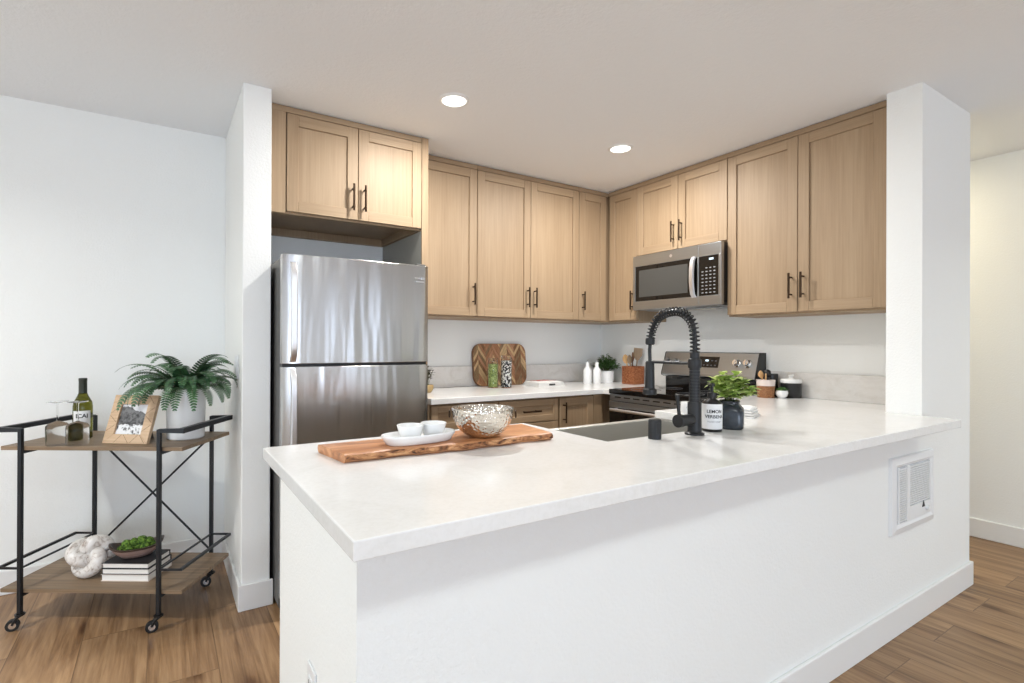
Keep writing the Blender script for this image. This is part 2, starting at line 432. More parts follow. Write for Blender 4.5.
    def done(s, name, mat, parent=None, smooth=None, bevel=0, seg=2, subsurf=0, loc=None, recalc=True):
        if recalc: bmesh.ops.recalc_face_normals(s.bm, faces=s.bm.faces[:])
        me = bpy.data.meshes.new(name); s.bm.to_mesh(me); s.bm.free()
        for q in (mat if isinstance(mat, (list, tuple)) else [mat]): me.materials.append(M[q] if isinstance(q, str) else q)
        if smooth is not None:
            me.polygons.foreach_set('use_smooth', [True]*len(me.polygons))
            me.set_sharp_from_angle(angle=math.radians(smooth))
        o = bpy.data.objects.new(name, me); COL.objects.link(o)
        if parent is not None: o.parent = parent
        if loc is not None: o.location = loc
        if bevel:
            b = o.modifiers.new('edge', 'BEVEL'); b.width = bevel; b.segments = seg; b.limit_method = 'ANGLE'; b.angle_limit = math.radians(40)
        if subsurf:
            q = o.modifiers.new('smooth', 'SUBSURF'); q.levels = subsurf; q.render_levels = subsurf
        return o
def thing(name, label, cat, loc=(0, 0, 0), rz=0, group=None):
    o = bpy.data.objects.new(name, None); COL.objects.link(o); o.empty_display_size = .05
    o.location = loc; o.rotation_euler = (0, 0, rz); o['label'] = label; o['category'] = cat
    if group: o['group'] = group
    return o
def tag(o, label, cat, group=None, loc=None, rz=None):
    o['label'] = label; o['category'] = cat
    if group: o['group'] = group
    if loc is not None: o.location = loc
    if rz is not None: o.rotation_euler = (0, 0, rz)
    return o
def struct(o, label=None):
    o['kind'] = 'structure'
    if label: o['label'] = label
    return o
def copy_tree(o, parent=None):
    c = o.copy(); COL.objects.link(c)
    if parent is not None: c.parent = parent
    for ch in list(o.children): copy_tree(ch, c)
    return c
def text(body, size, mat, parent, T, name='lettering', extrude=.0003, align='CENTER', bold=0):
    cu = bpy.data.curves.new(name, 'FONT'); cu.body = body; cu.size = size; cu.align_x = align; cu.extrude = extrude; cu.offset = bold
    tmp = bpy.data.objects.new(name, cu); COL.objects.link(tmp)
    dg = bpy.context.evaluated_depsgraph_get()
    me = bpy.data.meshes.new_from_object(tmp.evaluated_get(dg)); bpy.data.objects.remove(tmp)
    me.transform(T); me.materials.clear(); me.materials.append(M[mat])
    o = bpy.data.objects.new(name, me); COL.objects.link(o); o.parent = parent
    return o
def wrap_text(body, size, mat, parent, r, ang, z, name='lettering', bold=0):
    """Lettering bent round an upright cylinder; ang = direction the middle faces."""
    o = text(body, size, mat, parent, Matrix.Identity(4), name, .0002, bold=bold)
    for v in o.data.vertices:
        a = ang + v.co.x/r; rr = r+.0004+v.co.z
        v.co = Vector((math.cos(a)*rr, math.sin(a)*rr, z+v.co.y))
    return o
FRONT = Matrix.Rotation(PI/2, 4, 'X')         # text plane facing -Y

# ------------------------------------------------------------------ the room
CEIL = 2.44; YB = 3.393; XR = 3.34
def shell(name, dims, mat='wall', bevel=0):
    return struct(B().box(*dims).done(name, mat, bevel=bevel))
shell('floor', (-2.4, 4.6, -6.6, 3.6, -.1, 0), 'floor')
shell('ceiling', (-2.4, 4.6, -6.6, 3.6, CEIL, CEIL+.1), 'ceiling')
shell('wall_back', (-2.3, 4.6, YB, YB+.12, 0, CEIL))
b = B()
b.box(-2.4, -2.3, YR, -.85, 0, CEIL).box(-2.4, -2.3, 1.25, YB+.12, 0, CEIL).box(-2.4, -2.3, -.85, 1.25, 2.15, CEIL).box(-2.4, -2.3, -.85, 1.25, 0, .1)
struct(b.done('wall_left', 'wall'))
shell('wall_hall', (4.48, 4.6, YR, YB, 0, CEIL))
shell('wall_right', (XR, 3.56, 1.096, YB, 0, CEIL))
struct(B().box(2.947, 3.56, .9575, 1.096, 0, CEIL).done('wall_wing', 'wall'))
struct(B().box(.3136, .4377, 2.621, YB, 0, CEIL).done('wall_fin', 'wall', bevel=.004))
# half-height walls carrying the peninsula worktop
struct(B().cells([.314, .43, 2.947], [.9575, 1.09, 1.70], lambda x, y: y < 1.09 or x < .43, 0, .88).done('wall_peninsula', 'wall'))
# rear wall of the living room with a wide window; narrow and left-wall windows added for light
b = B(); y0, y1 = YR-.1, YR
b.box(-2.4, -1.95, y0, y1, 0, CEIL).box(.75, 3.025, y0, y1, 0, CEIL).box(3.575, 4.6, y0, y1, 0, CEIL)
for xa, xb in ((-1.95, .75), (3.025, 3.575)): b.box(xa, xb, y0, y1, 0, .325).box(xa, xb, y0, y1, 2.275, CEIL)
struct(b.done('wall_rear', 'wall'))
for i, (xa, xb) in enumerate(((-1.95, .75), (3.025, 3.575))):
    b = B().box(xa, xb, YR-.06, YR-.01, .325, .375).box(xa, xb, YR-.06, YR-.01, 2.225, 2.275)
    for xx in ((xa, (xa+xb)/2-.025, xb-.05) if i == 0 else (xa, xb-.05)): b.box(xx, xx+.05, YR-.06, YR-.01, .375, 2.225)
    struct(b.done('window_%d' % (i+1), 'window_frame'))  # the second, narrow one is added for its refrigerator reflection
b = B().box(-2.37, -2.32, -.85, 1.25, .1, .15).box(-2.37, -2.32, -.85, 1.25, 2.1, 2.15)
for yy in (-.85, .175, 1.2): b.box(-2.37, -2.32, yy, yy+.05, .15, 2.1)
struct(b.done('window_3', 'window_frame'))  # unseen window added to brighten faces turned to the left
def baseboard(name, dims):
    struct(B().box(*dims, 0, .12).done(name, 'trim', bevel=.005))
baseboard('baseboard_back', (-2.3, .3136, YB-.014, YB))
b = B(); b.cells([.2996, .3136, .4377, .4517], [2.607, 2.621, 3.379], lambda x, y: y < 2.621 or x < .3136, 0, .12)
struct(b.done('baseboard_fin', 'trim', bevel=.004))
b = B(); b.cells([.43, 3.56, 3.574], [.9435, .9575, 1.096], lambda x, y: (y < .9575 and x > .43) or x > 3.56, 0, .12)
struct(b.done('baseboard_peninsula', 'trim', bevel=.004))
b = B(); b.cells([.3, .314, .43], [.9435, .9575, 1.70], lambda x, y: y < .9575 or x < .314, 0, .12)
struct(b.done('baseboard_end', 'trim', bevel=.004))
baseboard('baseboard_hall', (4.466, 4.48, YR, YB))

# ------------------------------------------------------------------ cabinets
def shaker(name, x0, x1, z0, z1, parent, rail=.057, horizontal=False, y=0.0, t=.021, rec=.009, mat=('oak', 'oakh')):
    b = B()
    v, h = (0, 1)
    b.box(x0, x0+rail, y, y+t, z0, z1, v).box(x1-rail, x1, y, y+t, z0, z1, v)
    b.box(x0+rail, x1-rail, y, y+t, z0, z0+rail, h).box(x0+rail, x1-rail, y, y+t, z1-rail, z1, h)
    b.box(x0+rail, x1-rail, y+rec, y+t-.002, z0+rail, z1-rail, h if horizontal else v)
    return b.done(name, list(mat), parent, bevel=.0016, seg=1)
def pull(x, z, parent, vertical=True, L=.142, y=0.0, mat='bronze'):
    b = B(); d = Vector((0, 0, 1)) if vertical else Vector((1, 0, 0))
    c = Vector((x, y-.032, z))
    b.cyl(c-d*L/2, c+d*L/2, .0058, seg=12)
    for k in (-.34, .34):
        q = c+d*L*k
        b.cyl(q, (q.x, y+.001, q.z), .0046, seg=10)
    o = b.done('handle', mat, parent, smooth=40); return o
def upper(name, label, loc, rz, w, d, h, doors, handle_z=.1, top=.03, left_fill=0, recess=False):
    t = thing(name, label, 'cabinet', loc, rz)
    b = B(); H = h
    if recess:      # floor set up inside the box, seen from below
        b.box(0, w, .022, .04, 0, H).box(0, .018, .04, d, 0, H).box(w-.018, w, .04, d, 0, H)
        b.box(.018, w-.018, .04, d, .045, .06).box(.018, w-.018, d-.03, d, 0, H).box(.018, w-.018, .04, d-.03, H-.018, H)
    else:
        b.box(0, w, .022, d, 0, H)
    b.done('carcass', 'oak', t)
    B().box(0, w, .004, .022, H-top, H).done('top_strip', 'oakh', t, bevel=.001, seg=1)
    for x0, x1, side in doors:
        dr = shaker('door', x0+.0018, x1-.0018, .010, H-top-.004, t)
        hx = x1-.032 if side == 'r' else x0+.032
        pull(hx, .010+handle_z+.045, dr)
    if left_fill: B().box(0, left_fill, .004, .022, .0, H-top).done('filler_strip', 'oak', t)
    return t
ZU = 1.412; HU = CEIL-ZU-.004
YU = 2.98; XU = 3.0036
upper('wall_cabinet', 'single-door light oak wall cabinet between the refrigerator and the double cabinet', (1.325, YU, ZU), 0, .468, YB-YU-.002, HU, [(.015, .468, 'r')])
upper('wall_cabinet', 'double-door light oak wall cabinet above the chevron cutting board', (1.795, YU, ZU), 0, .905, YB-YU-.002, HU, [(0, .447, 'r'), (.447, .905, 'l')])
upper('wall_cabinet', 'narrow light oak wall cabinet on the back wall beside the inner corner', (2.702, YU, ZU), 0, .636, YB-YU-.002, HU, [(0, .283, 'l')])
RZ = -PI/2
upper('wall_cabinet', 'narrow light oak wall cabinet left of the microwave, beside the inner corner', (XU, YU-.0015, ZU), RZ, .2925, XR-XU-.002, HU, [(.012, .2925, 'r')])
upper('wall_cabinet', 'short double-door light oak wall cabinet directly above the microwave', (XU, 2.686, 1.884), RZ, .728, XR-XU-.002, CEIL-1.888, [(0, .362, 'r'), (.362, .728, 'l')], handle_z=.075)
upper('wall_cabinet', 'large double-door light oak wall cabinet between the microwave and the white wing wall', (XU, 1.9565, ZU), RZ, .858, XR-XU-.002, HU, [(0, .423, 'r'), (.423, .842, 'l')])
# above the refrigerator
YO = 2.757
upper('wall_cabinet', 'deep double-door light oak cabinet mounted above the refrigerator', (.4395, YO, 1.895), 0, .842, YB-YO-.002, CEIL-1.899, [(.092, .4635, 'r'), (.4635, .842, 'l')], handle_z=.07, left_fill=.088, recess=True)
t = thing('end_panel', 'full-height light oak end panel on the right side of the refrigerator', 'panel', (1.283, YO, 0))
B().box(.004, .036, .012, YB-YO-.002, 0, CEIL-.004).done('panel_board', 'oak', t)
B().box(0, .04, 0, .012, 0, CEIL-.004).done('front_edge', 'oak', t, bevel=.001)
o = B().box(0, .004, .012, YB-YO-.002, 0, 1.892).done('inner_lining', 'laminate', t); o['label'] = 'grey inner face'
# base cabinets of the back run
def base(name, label, loc, rz, w, d, drawers=(), doors=(), fill=()):
    t = thing(name, label, 'cabinet', loc, rz); H = .879
    b = B(); b.box(0, w, .022, d, .1, H).box(0, w, .08, d, 0, .1); b.done('carcass', 'oak', t)
    for x0, x1, z0, z1 in drawers:
        f = shaker('drawer', x0, x1, z0, z1, t, rail=.042, horizontal=True); pull((x0+x1)/2, (z0+z1)/2+.0, f, vertical=False)
    for x0, x1, z0, z1, side in doors:
        f = shaker('door', x0, x1, z0, z1, t)
        if side: pull(x0+.03 if side == 'l' else x1-.03, z1-.098, f)
    for x0, x1 in fill: B().box(x0, x1, .004, .022, .1, H).done('filler_strip', 'oak', t)
    return t
YC = 2.732
base('base_cabinet', 'light oak base cabinet with paired drawers next to the refrigerator', (1.325, YC, 0), 0, .975, YB-YC-.002,
     drawers=[(.012, .478, .722, .868), (.486, .968, .722, .868)], doors=[(.012, .478, .11, .714, 'r'), (.486, .968, .11, .714, 'l')])
base('base_cabinet', 'light oak corner base cabinet with one full-height door beside the range', (2.302, YC, 0), 0, 1.036, YB-YC-.002,
     doors=[(.006, .315, .11, .868, 'l')], fill=[(.319, .40)])

# ------------------------------------------------------------------ worktops
b = B()
b.cells([1.325, 2.695, XR-.001], [2.632, 2.7115, YB-.001], lambda x, y: y > 2.7115 or x > 2.695, .88, .915)
tag(b.done('worktop', 'quartz', bevel=.003), 'white quartz worktop along the back wall under the cutting board', 'worktop')
SX0, SX1, SY0, SY1 = 1.245, 2.03, 1.235, 1.70
b = B()
b.cells([.2632, SX0, SX1, 2.695, 2.9455, XR-.001], [.8193, 1.0975, SY0, SY1, 1.898],
        lambda x, y: not ((y < 1.0975 and x > 2.9455) or (y > SY1 and x < 2.695) or (SX0 < x < SX1 and y > SY0)), .88, .9153)
tag(b.done('worktop', 'quartz', bevel=.003), 'long white quartz peninsula worktop with a sink cut-out and overhanging front', 'worktop')
SPH = 1.068
tag(B().box(1.326, XR-.001, YB-.018, YB-.0005, .9152, SPH).done('backsplash', 'splash', bevel=.002), 'low quartz backsplash strip along the back wall behind the cutting board', 'backsplash')
tag(B().box(XR-.018, XR-.0005, 1.116, 1.898, .9156, SPH).done('backsplash', 'splash', bevel=.002), 'low veined quartz backsplash strip on the right wall beside the black canister', 'backsplash')
tag(B().box(2.99, XR-.019, 1.097, 1.1155, .9156, SPH).done('backsplash', 'splash', bevel=.002), 'short quartz backsplash return against the white wing wall', 'backsplash')

# ------------------------------------------------------------------ refrigerator
FX0, FX1, FY, FH = .4525, 1.172, 2.4234, 1.635
t = thing('refrigerator', 'stainless steel top-freezer refrigerator between the white fin wall and the oak end panel', 'refrigerator', (FX0, FY, 0))
W_ = FX1-FX0
b = B().box(.002, W_-.002, .062, .80, .03, FH-.012); b.box(.03, W_-.03, .09, .78, 0, .03); b.done('body', 'fridge_side', t, bevel=.004)
def fridge_door(z0, z1):
    b = B(); n = 24; ring0 = []
    pts = []
    for i in range(n+1):
        u = i/n; x = u*W_
        e = min(1, min(u, 1-u)/.035); y = .012*(1-math.sqrt(max(0, 1-(1-e)**2))) + .010*(2*u-1)**2 - .004
        pts.append((x, y))
    poly = pts+[(W_, .056), (0, .056)]
    b.prism(poly, z0, z1)
    return b.done('door', ['steel'], t, smooth=50, bevel=.002)
d1 = fridge_door(1.142, FH); d2 = fridge_door(.085, 1.128)
def fridge_handle(z0, z1, door):
    b = B(); rings = []; n = 14
    for i in range(n+1):
        u = i/n; z = z0+(z1-z0)*u
        off = .010+.030*min(1, 9*u*(1-u))**.6
        xa, xb = .026+.010*(1-u if z1 > 1.2 else u)*0+.004, .06
        y = -off
        rings.append([(xa, y+.012, z), (xa+.004, y, z), (xb-.004, y, z), (xb, y+.012, z)])
    b.rings(rings); return b.done('handle', 'silver', door, smooth=40, bevel=.002)
fridge_handle(1.15, 1.598, d1); fridge_handle(.55, 1.12, d2)
B().box(.004, W_-.004, .03, .062, 1.1285, 1.1415).done('gasket', 'softblack', t)
B().box(.02, W_-.02, .03, .07, .03, .082).done('toe_grille', 'softblack', t)
b = B().box(W_-.06, W_-.008, .03, .09, FH-.002, FH+.012); b.done('hinge_cover', 'fridge_side', t, bevel=.004)
b = B().box(W_-.085, W_-.055, -.0035, .003, 1.565, 1.572).box(W_-.05, W_-.028, -.0035, .004, 1.562, 1.574).box(W_-.078, W_-.03, -.0035, .003, 1.546, 1.5535)
o = b.done('emblem', 'chrome', d1, bevel=.001); o['label'] = 'small chrome emblem'

# ------------------------------------------------------------------ microwave (front faces -X, built facing -Y then turned)
MY1, MY0, MZ0, MZ1, MX = 2.668, 1.958, 1.487, 1.8795, 2.945
t = thing('microwave', 'stainless over-the-range microwave under the short oak cabinet', 'microwave', (MX, MY1, MZ0), RZ)
mw, mh, md = MY1-MY0, MZ1-MZ0, XR-MX-.003
b = B().box(.002, mw-.002, .03, md, .012, mh); b.done('body', 'softblack', t, bevel=.003)
dw = mw*.775
b = B()
b.box(0, dw, 0, .03, .0, .062).box(0, dw, 0, .03, mh-.078, mh).box(0, .022, 0, .03, .062, mh-.078).box(dw-.012, dw, 0, .03, .062, mh-.078)
dr = b.done('door', 'steel2', t, bevel=.002)
B().box(.022, dw-.012, .003, .028, .062, mh-.078).done('window', 'gloss_black', dr)
o = B().box(.055, dw-.085, .0022, .004, .092, mh-.108).done('window_mesh', plain('grey_window_screen', srgb(70, 70, 68), .25), dr)
b = B(); rings = []
for i in range(13):
    u = i/12; z = .055+(mh-.125)*u; off = .006+.030*math.sin(PI*u)**.45
    xa = dw-.052; xb = dw-.018
    rings.append([(xa, -off+.012, z), (xa+.005, -off, z), (xb-.005, -off, z), (xb, -off+.012, z)])
b.rings(rings); b.done('handle', 'silver', dr, smooth=40)
b = B().box(dw+.002, mw, 0, .03, 0, .062).box(dw+.002, mw, 0, .03, mh-.078, mh).box(mw-.02, mw, 0, .03, .062, mh-.078)
b.done('panel_surround', 'steel2', t, bevel=.002)
cp = B().box(dw+.002, mw-.02, .001, .028, .062, mh-.078).done('control_panel', 'gloss_black', t)
b = B()
for r_ in range(8):
    for c_ in range(4):
        x = dw+.022+c_*.028; z = .078+r_*.0225
        if r_ == 7 and c_ < 1: continue
        b.box(x, x+.013, -.0005, .002, z, z+.006)
b.done('keypad', plain('keypad_print', srgb(150, 150, 152), .4), cp)
B().box(dw+.075, dw+.105, -.0005, .002, mh-.105, mh-.093).done('display', 'clock', cp)
b = B()
bmesh.ops.create_circle(b.bm, cap_ends=True, segments=24, radius=.011, matrix=Matrix.Translation((mw*.47, -.0008, mh-.038)) @ Matrix.Rotation(PI/2, 4, 'X'))
o = b.done('emblem', 'silver', dr); o['label'] = 'small round emblem'
b = B().box(.03, mw-.03, .04, md-.05, -.002, .012)
for k in range(10): b.box(.06+k*.058, .1+k*.058, .08, .2, -.006, -.002)
b.done('grease_filter', 'steel2', t)
B().box(mw*.3, mw*.7, .215, .26, -.0075, .0).done('task_light', plain('frosted_lens', srgb(230, 225, 210), .4), t)

# ------------------------------------------------------------------ range
RY1, RY0, RX = 2.628, 1.903, 2.662
t = thing('range', 'freestanding electric range with black glass cooktop below the microwave', 'range', (RX, RY1, 0), RZ)
rw = RY1-RY0; rd = XR-RX-.002
b = B().box(.002, rw-.002, .04, rd-.01, .05, .895); b.box(.03, rw-.03, .08, rd-.05, 0, .05); b.done('body', 'softblack', t, bevel=.003)
ck = B().box(-.002+.002, rw, 0, rd-.09, .893, .925).done('cooktop', 'gloss_black', t, bevel=.004)
ringm = plain('grey_burner_print', srgb(95, 95, 96), .4)
for x, y, r_ in ((.19, .16, .1), (.54, .16, .085), (.19, .42, .08), (.54, .42, .105)):
    b = B(); b.tube([(x+math.cos(a*PI/20)*r_, y+math.sin(a*PI/20)*r_, .9253) for a in range(40)], .0011, 4, closed=True)
    b.done('burner_ring', ringm, ck)
B().box(.002, rw-.002, .008, .042, .845, .892).done('vent_rail', 'steel2', t, bevel=.003)
b = B()
for k in range(8): b.box(.05+k*.082, .105+k*.082, .0066, .012, .868, .876)
b.done('vent_slots', 'softblack', t)
dr = B().box(.004, rw-.004, 0, .04, .20, .842).done('oven_door', 'gloss_black', t, bevel=.004)
B().box(.004, rw-.004, -.0025, .006, .80, .842).done('door_trim', 'steel2', dr, bevel=.002)
b = B(); b.cyl((.06, -.045, .79), (rw-.06, -.045, .79), .011)
for x in (.08, rw-.08): b.cyl((x, -.045, .79), (x, .004, .79), .009)
b.done('handle', 'silver', dr, smooth=40)
B().box(.004, rw-.004, .004, .04, .06, .192).done('storage_drawer', 'steel2', t, bevel=.003)
# backguard, sloping back
b = B()
y0, y1 = rd-.125, rd-.065
prof = [(y0, 1.012), (y0+.004, 1.03), (y1-.008, 1.178), (y1, 1.184), (rd, 1.184), (rd, 1.0), (y0+.03, 1.0)]
b.rings([[(x, y, z) for y, z in prof] for x in (.0, rw)])
bgd = b.done('backguard', 'steel2', t, bevel=.003)
B().box(.012, rw-.012, rd-.09, rd, .9, 1.0).done('backguard_riser', 'gloss_black', t)
for xa, xb in ((-.005, 0), (rw, rw+.005)):
    b = B(); b.rings([[(x, y, z) for y, z in prof] for x in (xa, xb)]); b.done('end_cap', 'softblack', bgd)
sl = math.atan2(y1-.008-y0-.004, 1.178-1.03)
TG = Matrix.Translation((0, y0+.004, 1.03)) @ Matrix.Rotation(-sl, 4, 'X')
b = B(); b.box(.295, .455, -.002, .002, .05, .128, T=TG); dsp = b.done('display', 'gloss_black', bgd)
kp_ = plain('range_key_print', srgb(120, 120, 124), .4)
for k in range(5):
    B().box(.31+k*.029, .322+k*.029, -.003, -.0015, .062, .07, T=TG).done('touch_key', kp_, dsp)
    if k > 2: B().box(.31+k*.029, .322+k*.029, -.003, -.0015, .095, .102, T=TG).done('touch_key', kp_, dsp)
b = B().box(.352, .376, -.003, -.0015, .094, .106, T=TG); b.done('clock_digits', 'clock', dsp)
for x in (.043, .112, .59, .665):
    b = B(); b.lathe([(0, .034), (.017, .034), (.019, .03), (.019, .008), (.026, .006), (.026, 0), (0, 0)], 24)
    b.box(-.004, .004, -.018, .018, .03, .039)
    b.xf(TG @ Matrix.Translation((x, -.001, .085)) @ Matrix.Rotation(PI/2, 4, 'X'))
    b.done('knob', 'chrome' if x > .3 else 'steel2', bgd, smooth=40)

# ------------------------------------------------------------------ sink, faucet and the things round it
t = thing('sink', 'stainless steel apron sink set into the peninsula worktop', 'sink', (SX0, SY0, 0))
sw, sd = SX1-SX0, SY1-SY0
b = B()
xs = [-.012, .004, sw-.004, sw+.012]; ys = [-.012, .004, sd-.02, sd+.012]
b.cells(xs, ys, lambda x, y: not (.004 < x < sw-.004 and .004 < y < sd-.02), .665, .8795)
b.box(-.012, sw+.012, -.012, sd+.012, .655, .665)
b.done('basin', 'sink', t, bevel=.006)
b = B(); b.lathe([(0, .0005), (.05, .0005), (.056, .003), (.056, 0), (0, 0)], 28, (sw/2, sd*.5, .6655)); b.done('drain', 'chrome', t, smooth=40)

FXX, FYY = 1.611, 1.173; ZT = .9155
t = thing('kitchen_faucet', 'matte black spring-neck faucet with pull-down spray behind the sink', 'faucet', (FXX, FYY, ZT))
b = B(); b.lathe([(0, 0), (.033, 0), (.033, .006), (.025, .010), (.0235, .014), (.0235, .112), (.022, .116), (0, .116)], 28)
b.done('base_body', 'black', t, smooth=40)
b = B(); prof = [(.018, .112)]
for k in range(11):
    z = .12+k*.0108; prof += [(.0185, z), (.0185, z+.0088), (.0168, z+.0092), (.0168, z+.0104)]
prof += [(.0168, .24), (0, .24)]
b.lathe(prof, 24); b.done('column', 'black', t, smooth=50)
b = B(); b.lathe([(0, .236), (.022, .236), (.0235, .24), (.0235, .262), (.021, .268), (.0165, .27), (.0165, .29), (.012, .292), (0, .292)], 24)
b.done('collar_nut', 'black', t, smooth=40)
YH = .199; ZTOP = .440
def arch(u):
    # rises from the column, over the top and down to the collar above the spray head
    pts = [(0, .285), (0, .34), (.012, .40), (.055, .437), (.11, .440), (.160, .420), (.19, .375), (YH, .328)]
    n = len(pts)-1; k = min(int(u*n), n-1); f = u*n-k
    P = [pts[max(0, k-1)], pts[k], pts[k+1], pts[min(n, k+2)]]
    def cr(a, b_, c, d): return .5*((2*b_)+(-a+c)*f+(2*a-5*b_+4*c-d)*f*f+(-a+3*b_-3*c+d)*f**3)
    return Vector((0, cr(*[p[0] for p in P]), cr(*[p[1] for p in P])))
path = [arch(i/80) for i in range(81)]
b = B(); b.tube(path, .0085, 10); b.done('hose', 'softblack', t, smooth=60)
b = B(); pts = []; turns = 30; N = turns*12
for i in range(N+1):
    u = i/N; p = arch(u); q = (arch(min(1, u+.004))-arch(max(0, u-.004))).normalized()
    sx = Vector((1, 0, 0)); bn = q.cross(sx); a = 2*PI*turns*u
    pts.append(p+(sx*math.cos(a)+bn*math.sin(a))*.0155)
b.tube(pts, .0026, 6); b.done('spring_coil', 'black', t, smooth=60)
b = B(); b.lathe([(0, .318), (.013, .318), (.0175, .322), (.0175, .342), (.013, .346), (0, .346)], 20, (0, YH, 0))
b.done('hose_collar', 'black', t, smooth=40)
b = B(); b.tube([(0, YH, .322), (0, YH+.002, .30), (0, YH+.001, .27), (0, YH, .25)], .0068, 10); b.done('spray_hose', 'softblack', t, smooth=60)
b = B(); b.lathe([(0, .255), (.013, .255), (.0165, .25), (.017, .2), (.0185, .155), (.019, .15), (.026, .145), (.0265, .128), (.024, .125), (0, .125)], 24, (0, YH, 0))
b.done('spray_head', 'black', t, smooth=40)
b = B(); b.cyl((0, .018, .252), (0, YH-.014, .252), .0055)
b.done('docking_arm', 'black', t, smooth=40)
b = B(); b.cyl((-.018, 0, .054), (-.072, 0, .054), .0195, seg=24); b.cyl((-.072, 0, .054), (-.092, 0, .054), .0225, seg=24); b.done('valve_body', 'black', t, smooth=40)
b = B(); b.tube([(-.083, 0, .068), (-.088, 0, .10), (-.096, .0, .146)], [.0065, .006, .0075], 10); b.done('lever', 'black', t, smooth=60)

t = thing('air_gap', 'small black cylindrical air gap cap in front of the faucet', 'air gap', (1.42, 1.188, ZT))
b = B(); b.lathe([(0, 0), (.0215, 0), (.0215, .062), (.019, .066), (0, .067)], 28); b.done('cap', 'black', t, smooth=40)
b = B(); b.box(.0195, .0222, -.006, .006, .02, .055); b.xf(Matrix.Rotation(-1.9+PI/2*0, 4, 'Z')); b.done('vent_slot', 'softblack', t)

def toward(x, y): return math.atan2(-y, -x)
bx_, by_ = 1.735, 1.19
t = thing('soap_bottle', 'dark pump soap bottle with a printed white label right of the faucet', 'bottle', (bx_, by_, ZT))
R_ = .0355
b = B(); b.lathe([(0, 0), (R_-.002, 0), (R_, .003), (R_, .098), (R_-.004, .108), (.016, .118), (.013, .122), (.013, .128), (0, .128)], 36); b.done('bottle_body', 'softblack', t, smooth=40)
b = B(); b.lathe([(R_+.0002, .010), (R_+.0008, .011), (R_+.0008, .101), (R_+.0002, .102)], 48); lb = b.done('paper_label', 'label', t, smooth=40)
b = B(); b.lathe([(0, .126), (.0155, .126), (.0155, .142), (.006, .144), (.006, .165), (.011, .166), (.011, .176), (0, .177)], 20)
b.tube([(0, 0, .171), (-.02, -.006, .172), (-.034, -.01, .168)], [.005, .0045, .004], 8); b.done('pump', 'softblack', t, smooth=40)
ta = toward(bx_, by_)
wrap_text('LEMON', .0165, 'ink', lb, R_+.0008, ta+.28, .070, bold=.0003)
wrap_text('VERBENA', .0165, 'ink', lb, R_+.0008, ta+.30, .051, bold=.0003)
wrap_text('HAND SOAP', .0085, 'greyink', lb, R_+.0008, ta+.25, .035)
jx, jy = 2.07, 1.545
t = thing('candle_jar', 'small white-labelled jar behind the faucet lever', 'jar', (jx, jy, ZT))
b = B(); b.lathe([(0, 0), (.027, 0), (.029, .003), (.029, .052), (.027, .055), (0, .055)], 28); b.done('jar_body', 'ceramic', t, smooth=40)
b = B(); b.lathe([(.0292, .010), (.0297, .011), (.0297, .046), (.0292, .047)], 32); lb = b.done('paper_label', 'label', t, smooth=40)
for z, wd in ((.036, .020), (.029, .026), (.022, .018)):
    b = B(); n = 8; a0 = toward(jx, jy)+.25
    b.rings([[((.0299)*math.cos(a0+(k/n-.5)*wd/.03), (.0299)*math.sin(a0+(k/n-.5)*wd/.03), z+dz) for dz in (0, .0022)] + [((.0302)*math.cos(a0+(k/n-.5)*wd/.03), (.0302)*math.sin(a0+(k/n-.5)*wd/.03), z+dz) for dz in (.0022, 0)] for k in range(n+1)])
    b.done('print_line', 'greyink', lb)

def leaf(b, base, dirv, upv, L, W, droop=.3, mi=0):
    d = dirv.normalized(); s_ = d.cross(upv)
    if s_.length < 1e-4: s_ = Vector((1, 0, 0))
    s_ = s_.normalized(); n_ = s_.cross(d).normalized()
    rows = []
    for u, wv in ((0, .06), (.28, .8), (.55, 1), (.8, .62), (1, .03)):
        c = base+d*L*u-n_*droop*L*u*u*(1)
        rows.append((c-s_*W*.5*wv+n_*W*.12*wv, c, c+s_*W*.5*wv+n_*W*.12*wv))
    V = [[b.bm.verts.new(p) for p in r] for r in rows]
    for a, c in zip(V, V[1:]):
        b.face([a[0], a[1], c[1], c[0]], mi); b.face([a[1], a[2], c[2], c[1]], mi)
def bushy(parent, c, R, Hh, nst, nleaf, L, W, mat, seed, stemmat='stem', flat=.5):
    rnd = random.Random(seed); fb = B(); sb = B()
    for i in range(nst):
        a = rnd.uniform(0, 2*PI); q = math.sqrt(rnd.random())
        tip = Vector((c[0]+math.cos(a)*R*q, c[1]+math.sin(a)*R*q, c[2]+Hh*(1-flat*q*q)*rnd.uniform(.72, 1)))
        b0 = Vector((c[0]+math.cos(a)*R*q*.15, c[1]+math.sin(a)*R*q*.15, c[2]))
        mid = b0.lerp(tip, .5)+Vector((0, 0, Hh*.08))
        sb.tube([b0, mid, tip], .0011, 5)
        for k in range(nleaf):
            u = .35+.65*k/(nleaf-1); p = b0.lerp(mid, u*2) if u < .5 else mid.lerp(tip, u*2-1)
            aa = a+rnd.uniform(-1.9, 1.9)
            d = Vector((math.cos(aa), math.sin(aa), rnd.uniform(.0, .9)))
            leaf(fb, p, d, Vector((0, 0, 1)), L*rnd.uniform(.7, 1.1), W*rnd.uniform(.8, 1.1), rnd.uniform(.1, .4))
    sb.done('stems', stemmat, parent); fb.done('foliage', mat, parent, smooth=80, recalc=False)

